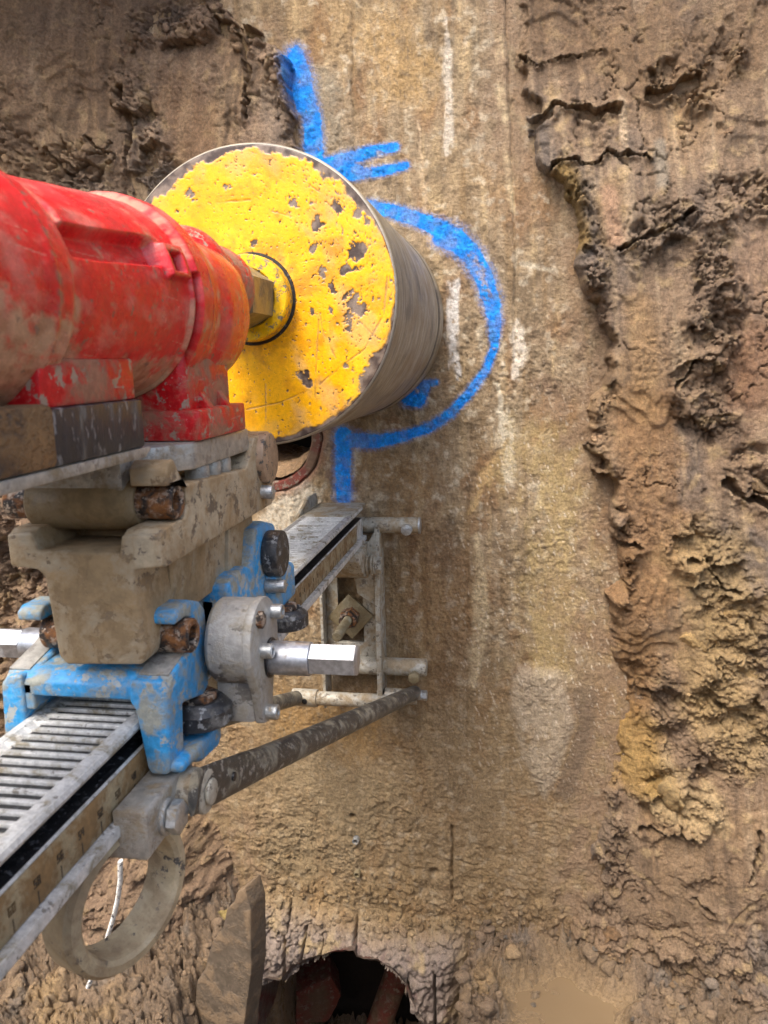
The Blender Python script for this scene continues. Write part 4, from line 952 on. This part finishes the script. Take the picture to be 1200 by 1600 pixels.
def rimlip():
    """the broken thickness of the wall round the arch"""
    pts = ARCH[:-2]; q = []
    for a, b in zip(pts[:-1], pts[1:]):
        for k in range(8): q.append((a[0]+(b[0]-a[0])*k/8, a[1]+(b[1]-a[1])*k/8))
    n = len(q); m = 30; P = np.zeros((m, n, 3)); q = np.array(q)
    c = np.array(at(540, 1620)); d = q-c; d /= np.linalg.norm(d, axis=1)[:, None]
    for i in range(m):
        s = i/(m-1); y = -.070+.17*s
        off = .006*fbm(q[:, 0]*50+s*5, q[:, 1]*50-s*9, 4, 33)-.002+.012*(1-s)*np.exp(-s*9)+.008*(1-smooth(0, .12, s))
        P[i, :, 0] = q[:, 0]+d[:, 0]*off; P[i, :, 2] = q[:, 1]+d[:, 1]*off; P[i, :, 1] = y
    col = np.ones((m, n, 3))*lin((110, 92, 78)); col = mixc(col, (104, 46, 34), smooth(.05, .4, fbm(P[..., 0]*30, P[..., 1]*30+P[..., 2]*30, 4, 34)))
    o = gridmesh('opening_rim', P, M['concrete'], col, parent=wall_o); return o
rimlip()
def chunk(name, pts, y0, y1, mat, label, cat, tilt=(0, 0, 0), group=None, bev=.003, amp=.004, seed=1):
    """a broken slab: outline in x, z extruded between y0 and y1, edges chipped"""
    bm = NB(); prism(bm, 'y', pts, y0, y1, bev, 2)
    bmesh.ops.triangulate(bm, faces=bm.faces)
    for _ in range(4):
        long_ = [e for e in bm.edges if e.calc_length() > .012]
        if not long_: break
        bmesh.ops.subdivide_edges(bm, edges=long_, cuts=1); bmesh.ops.triangulate(bm, faces=[f for f in bm.faces if len(f.verts) > 3])
    co = np.array([v.co[:] for v in bm.verts])
    dn = fbm(co[:, 0]*45+co[:, 1]*31, co[:, 2]*45+co[:, 1]*17, 4, seed)*amp
    bm.normal_update()
    for v, d in zip(bm.verts, dn): v.co += v.normal*d
    c = co.mean(0); R_ = Matrix.Rotation(tilt[2], 3, 'Z') @ Matrix.Rotation(tilt[1], 3, 'Y') @ Matrix.Rotation(tilt[0], 3, 'X')
    for v in bm.verts: v.co = R_ @ (v.co-Vector(c)) + Vector(c)
    o = obj(name, bm, mat, angle=40); return tag(o, label, cat, group)
sl_ = [at(a, b, -.23) for a, b in ((404, 1364), (414, 1392), (414, 1490), (402, 1560), (388, 1640), (296, 1640), (304, 1580), (310, 1534), (326, 1510), (340, 1466), (362, 1436), (370, 1404), (384, 1392), (388, 1376))]
chunk('pipe_shard', sl_, -.250, -.212, M['slate'], 'tall dark shard of broken pipe standing on edge beside the arched opening', 'pipe shard', (0, 0, math.radians(-20)), amp=.0014, bev=.0015, seed=2)
chunk('red_shard', [at(a, b, -.19) for a, b in ((378, 1590), (394, 1566), (402, 1590), (396, 1640), (366, 1640))], -.205, -.180, M['redclay'], 'small brick red shard wedged under the tall dark pipe shard', 'pipe shard', (0, 0, -.2), seed=3)
chunk('brick', [at(a, b, .16) for a, b in ((450, 1560), (500, 1540), (520, 1575), (505, 1610), (455, 1612))], .18, .26, M['redclay'], 'dull red brick lying inside the dark chamber on the left', 'brick', (0, .1, .3), seed=5)
tb = NB(); sweep(tb, [(.055, .26, -1.27), (.02, .23, -1.38), (-.03, .19, -1.52)], [.028, .028, .028], 24)
tag(obj('red_pipe', tb, M['redclay']), 'round red pipe lying slanted inside the dark chamber', 'pipe')
for i, (px, py, lab) in enumerate(((557, 1310, 'upper of two small metal anchor sleeves left in the lower wall'), (559, 1362, 'lower of two small metal anchor sleeves left in the lower wall'))):
    x, z = at(px, py, 0); bm = NB(); lathe(bm, 'y', (x, z), [(.02, .0062), (-.010, .0062), (-.0108, .0058), (-.0108, .0042), (-.009, .0038), (.012, .0038), (.012, 0)], 24)
    tag(obj('anchor_sleeve', bm, M['zinc' if i == 0 else 'brass']), lab, 'anchor sleeve', 'anchor sleeves in the wall')
bm = NB(); sweep(bm, [(x, -.44, z) for x, z in path([(188, 1345), (188, 1375), (184, 1405), (177, 1435), (166, 1470), (153, 1505), (138, 1541)], -.44)], [(.0046, .0030)]*7, 12)
tag(obj('white_cable', bm, M['whitewire']), 'short white cable end hanging behind the tan carrying ring', 'cable')

# loose clods: built one by one where they can be told apart, a crumb layer where nobody could count them
def rock_arrays(seed, sub=2, amp=.35, sq=(1, 1, 1)):
    t = NB(); bmesh.ops.create_icosphere(t, subdivisions=sub, radius=1.0); rng = np.random.RandomState(seed)
    P = np.array([v.co[:] for v in t.verts]); Fc = np.array([[v.index for v in f.verts] for f in t.faces]); t.free()
    o = rng.rand(3)*50
    for k in range(10):                                   # flattened facets, as broken lumps have
        nrm = rng.randn(3); nrm /= np.linalg.norm(nrm); h = .38+.36*rng.rand(); dd = P@nrm; P = P-np.outer(np.clip(dd-h, 0, 9)*.9, nrm)
    P = P*(1+amp*fbm(P[:, 0]*1.6+o[0]+P[:, 2]*.7, P[:, 1]*1.6+o[1]+P[:, 2]*1.1, 4, seed))[:, None]
    return P*np.array(sq), Fc
def rockmesh(name, Ps, Fs, cols, mat, parent=None):
    off = 0; F2 = []
    for P, Fc in zip(Ps, Fs): F2.append(Fc+off); off += len(P)
    v = np.concatenate(Ps); f = np.concatenate(F2); c = np.concatenate(cols)
    me = bpy.data.meshes.new(name); me.vertices.add(len(v)); me.vertices.foreach_set('co', v.astype(np.float32).ravel())
    me.loops.add(f.size); me.loops.foreach_set('vertex_index', f.astype(np.int32).ravel())
    me.polygons.add(len(f)); me.polygons.foreach_set('loop_start', np.arange(0, f.size, 3, dtype=np.int32)); me.update(calc_edges=True)
    me.polygons.foreach_set('use_smooth', np.ones(len(f), bool))
    a = me.color_attributes.new('Col', 'FLOAT_COLOR', 'POINT'); c4 = np.ones((len(v), 4), np.float32); c4[:, :3] = c; a.data.foreach_set('color', c4.ravel())
    return link_mesh(name, me, mat, parent)
LIB = [rock_arrays(100+k, 2, .5) for k in range(14)]; LIB1 = [rock_arrays(100+k, 1, .5) for k in range(14)]
def randrot(rng):
    q = rng.randn(4); q /= np.linalg.norm(q); w, x, y, z = q
    return np.array([[1-2*(y*y+z*z), 2*(x*y-z*w), 2*(x*z+y*w)], [2*(x*y+z*w), 1-2*(x*x+z*z), 2*(y*z-x*w)], [2*(x*z-y*w), 2*(y*z+x*w), 1-2*(x*x+y*y)]])
def crumbs(name, label, pts, cols, sizes, mat, seed):
    rng = np.random.RandomState(seed); Ps, Fs, Cs = [], [], []
    for p, c, s in zip(pts, cols, sizes):
        P, Fc = (LIB if s > .003 else LIB1)[rng.randint(len(LIB))]; sc = s*(.6+.8*rng.rand(3))
        Ps.append((P*sc)@randrot(rng).T+p); Fs.append(Fc); Cs.append(np.ones((len(P), 3))*c*(.75+.5*rng.rand()))
    o = rockmesh(name, Ps, Fs, Cs, mat); return tag(o, label, 'soil crumbs', kind='stuff')
def sample(A, B, Cc, mask, order, n, seed, colr):
    rng = np.random.RandomState(seed); w = mask.ravel().copy(); w[w < .35] = 0; w /= w.sum(); ix = rng.choice(w.size, n, p=w)
    P = np.stack([A.ravel()[ix], B.ravel()[ix], Cc.ravel()[ix]], -1)[:, order]; return P, colr.reshape(-1, 3)[ix]
rs = np.random.RandomState(11)
vis = lambda X, Z: (X > -.86)*(X < .74)*(Z > -1.42)*(Z < .53)
P, c = sample(RX, RY, RZ, RR*vis(RX, RZ), [0, 1, 2], 3000, 1, RC); crumbs('soil_crumbs', 'loose clay crumbs clinging to the broken parts of the right bank', P, c, .0011+.0042*rs.rand(len(P))**3, M['earth'], 1)
P, c = sample(LX, LY, LZ, LR*vis(LX, LZ), [0, 1, 2], 3500, 2, LC); crumbs('soil_crumbs', 'loose earth crumbs on the rough dark bank left of the wall', P, c, .0012+.0068*rs.rand(len(P))**3, M['earth'], 2)
gm = GR*(GX > -.8)*(GX < .75)*(GY > -.42)*(GY < .03)
P, c = sample(GX, GY, GZ, gm, [0, 1, 2], 3600, 3, GC); crumbs('soil_crumbs', 'loose muddy crumbs and grit strewn over the trench floor', P, c, .0014+.0085*rs.rand(len(P))**3, M['floor'], 3)
P, c = sample(GX, GY, GZ, (.6+.4*GR)*(GX > .13)*(GX < .75)*(GY > -.34)*(GY < .02)*(GP > 1.25), [0, 1, 2], 900, 4, GC); P[:, 2] -= .002; crumbs('soil_crumbs', 'bigger muddy lumps heaped on the trench floor at the foot of the right bank', P, c, .004+.012*rs.rand(len(P))**2.5, M['floor'], 4)
P, c = sample(CX, CY, CZ, smooth(-.93, -1.08, CZ+.06*fbm(CX*9, CZ*9, 3, 91))*(CX > -.2)*(CX < .36)*(~inpoly(CX, CZ-.012, ARCH))*(CZ > -1.13), [0, 1, 2], 900, 5, CC); crumbs('soil_crumbs', 'muddy crumbs stuck to the foot of the concrete wall', P, c, .0016+.0075*rs.rand(len(P))**3, M['floor'], 5)
def surf_y(px, py):
    """where the sight line of the photograph meets the right bank (approximately)"""
    y = -.05
    for _ in range(4):
        x, z = at(px, py, y); i = min(max(np.searchsorted(RX[:, 0], x), 0), RX.shape[0]-1); j = min(max(np.searchsorted(RZ[0], z), 0), RZ.shape[1]-1); y = RY[i, j]
    return x, y, z
def rock(name, label, cat, c, size, col, seed, group=None, mat='earth', sq=(1, .8, .8)):
    P, Fc = rock_arrays(seed, 4, .55, sq); rng = np.random.RandomState(seed)
    P = P*(1+.10*fbm(P[:, 0]*7, P[:, 1]*7+P[:, 2]*6, 4, seed+3))[:, None]
    k = smooth(-.3, .4, fbm(P[:, 0]*3, P[:, 1]*3+P[:, 2]*3, 4, seed+5)); cc = lin(col)*(.8+.4*k)[:, None]
    o = rockmesh(name, [P*size], [Fc], [cc], M[mat]); o.location = c; o.rotation_euler = (0, rng.rand()*.6-.3, 0); return tag(o, label, cat, group)
for i, (px, py, s, col, lab) in enumerate((
        (1050, 1245, .038, (184, 154, 106), 'largest yellow clay clod bulging from the lower right bank'), (1000, 1232, .022, (182, 148, 96), 'clod left of the largest yellow clod'),
        (1188, 760, .022, (180, 150, 112), 'cracked pale clod at the right edge of the picture'), (1155, 778, .017, (178, 146, 104), 'grey brown clod just below the cracked pale one'),
        (1085, 1000, .026, (180, 148, 98), 'ochre clod under a dark crack in the right bank'), (1148, 960, .018, (176, 144, 96), 'small ochre clod right of the dark crack'),
        (940, 1132, .013, (190, 166, 120), 'small pale clod on the edge of the wall and bank'), (945, 1032, .016, (170, 142, 84), 'ochre lump above the small pale clod'),
        (935, 685, .016, (186, 152, 116), 'pale broken lump beside the deep middle crack'), (1140, 205, .012, (150, 120, 90), 'small brown lump high on the right bank'),
        (955, 1465, .026, (136, 106, 74), 'dark brown clod at the foot of the right bank'), (1170, 1050, .02, (178, 148, 100), 'yellow lump near the right edge at half height'))):
    x, y, z = surf_y(px, py); rock('clay_clod', lab, 'clod', (x, y+.3*s, z), s, col, 40+i, 'clods on the right bank')
x, z = at(356, 1430, -.20); rock('yellow_clod', 'small yellow clod of clay on the soil beside the tall shard', 'clod', (x, -.20, z), .018, (160, 138, 84), 71)
rr = np.random.RandomState(21)
for k in range(26):
    x = .22+.46*rr.rand(); y = -.16+.15*rr.rand()
    if math.hypot((x-.355)/.1, (y+.115)/.1) < 1.05 and k % 4: x = .46+.2*rr.rand()
    i = min(np.searchsorted(GX[:, 0], x), GX.shape[0]-1); j = min(np.searchsorted(GY[0], y), GY.shape[1]-1)
    s = .005+.009*rr.rand()**2
    rock('stone', 'small grey stone bedded in the mud at the foot of the bank', 'stone', (x, y, GZ[i, j]+.2*s), s, ((126, 114, 98), (150, 128, 100), (108, 98, 86))[k % 3], 300+k, 'stones in the trench floor', 'floor')
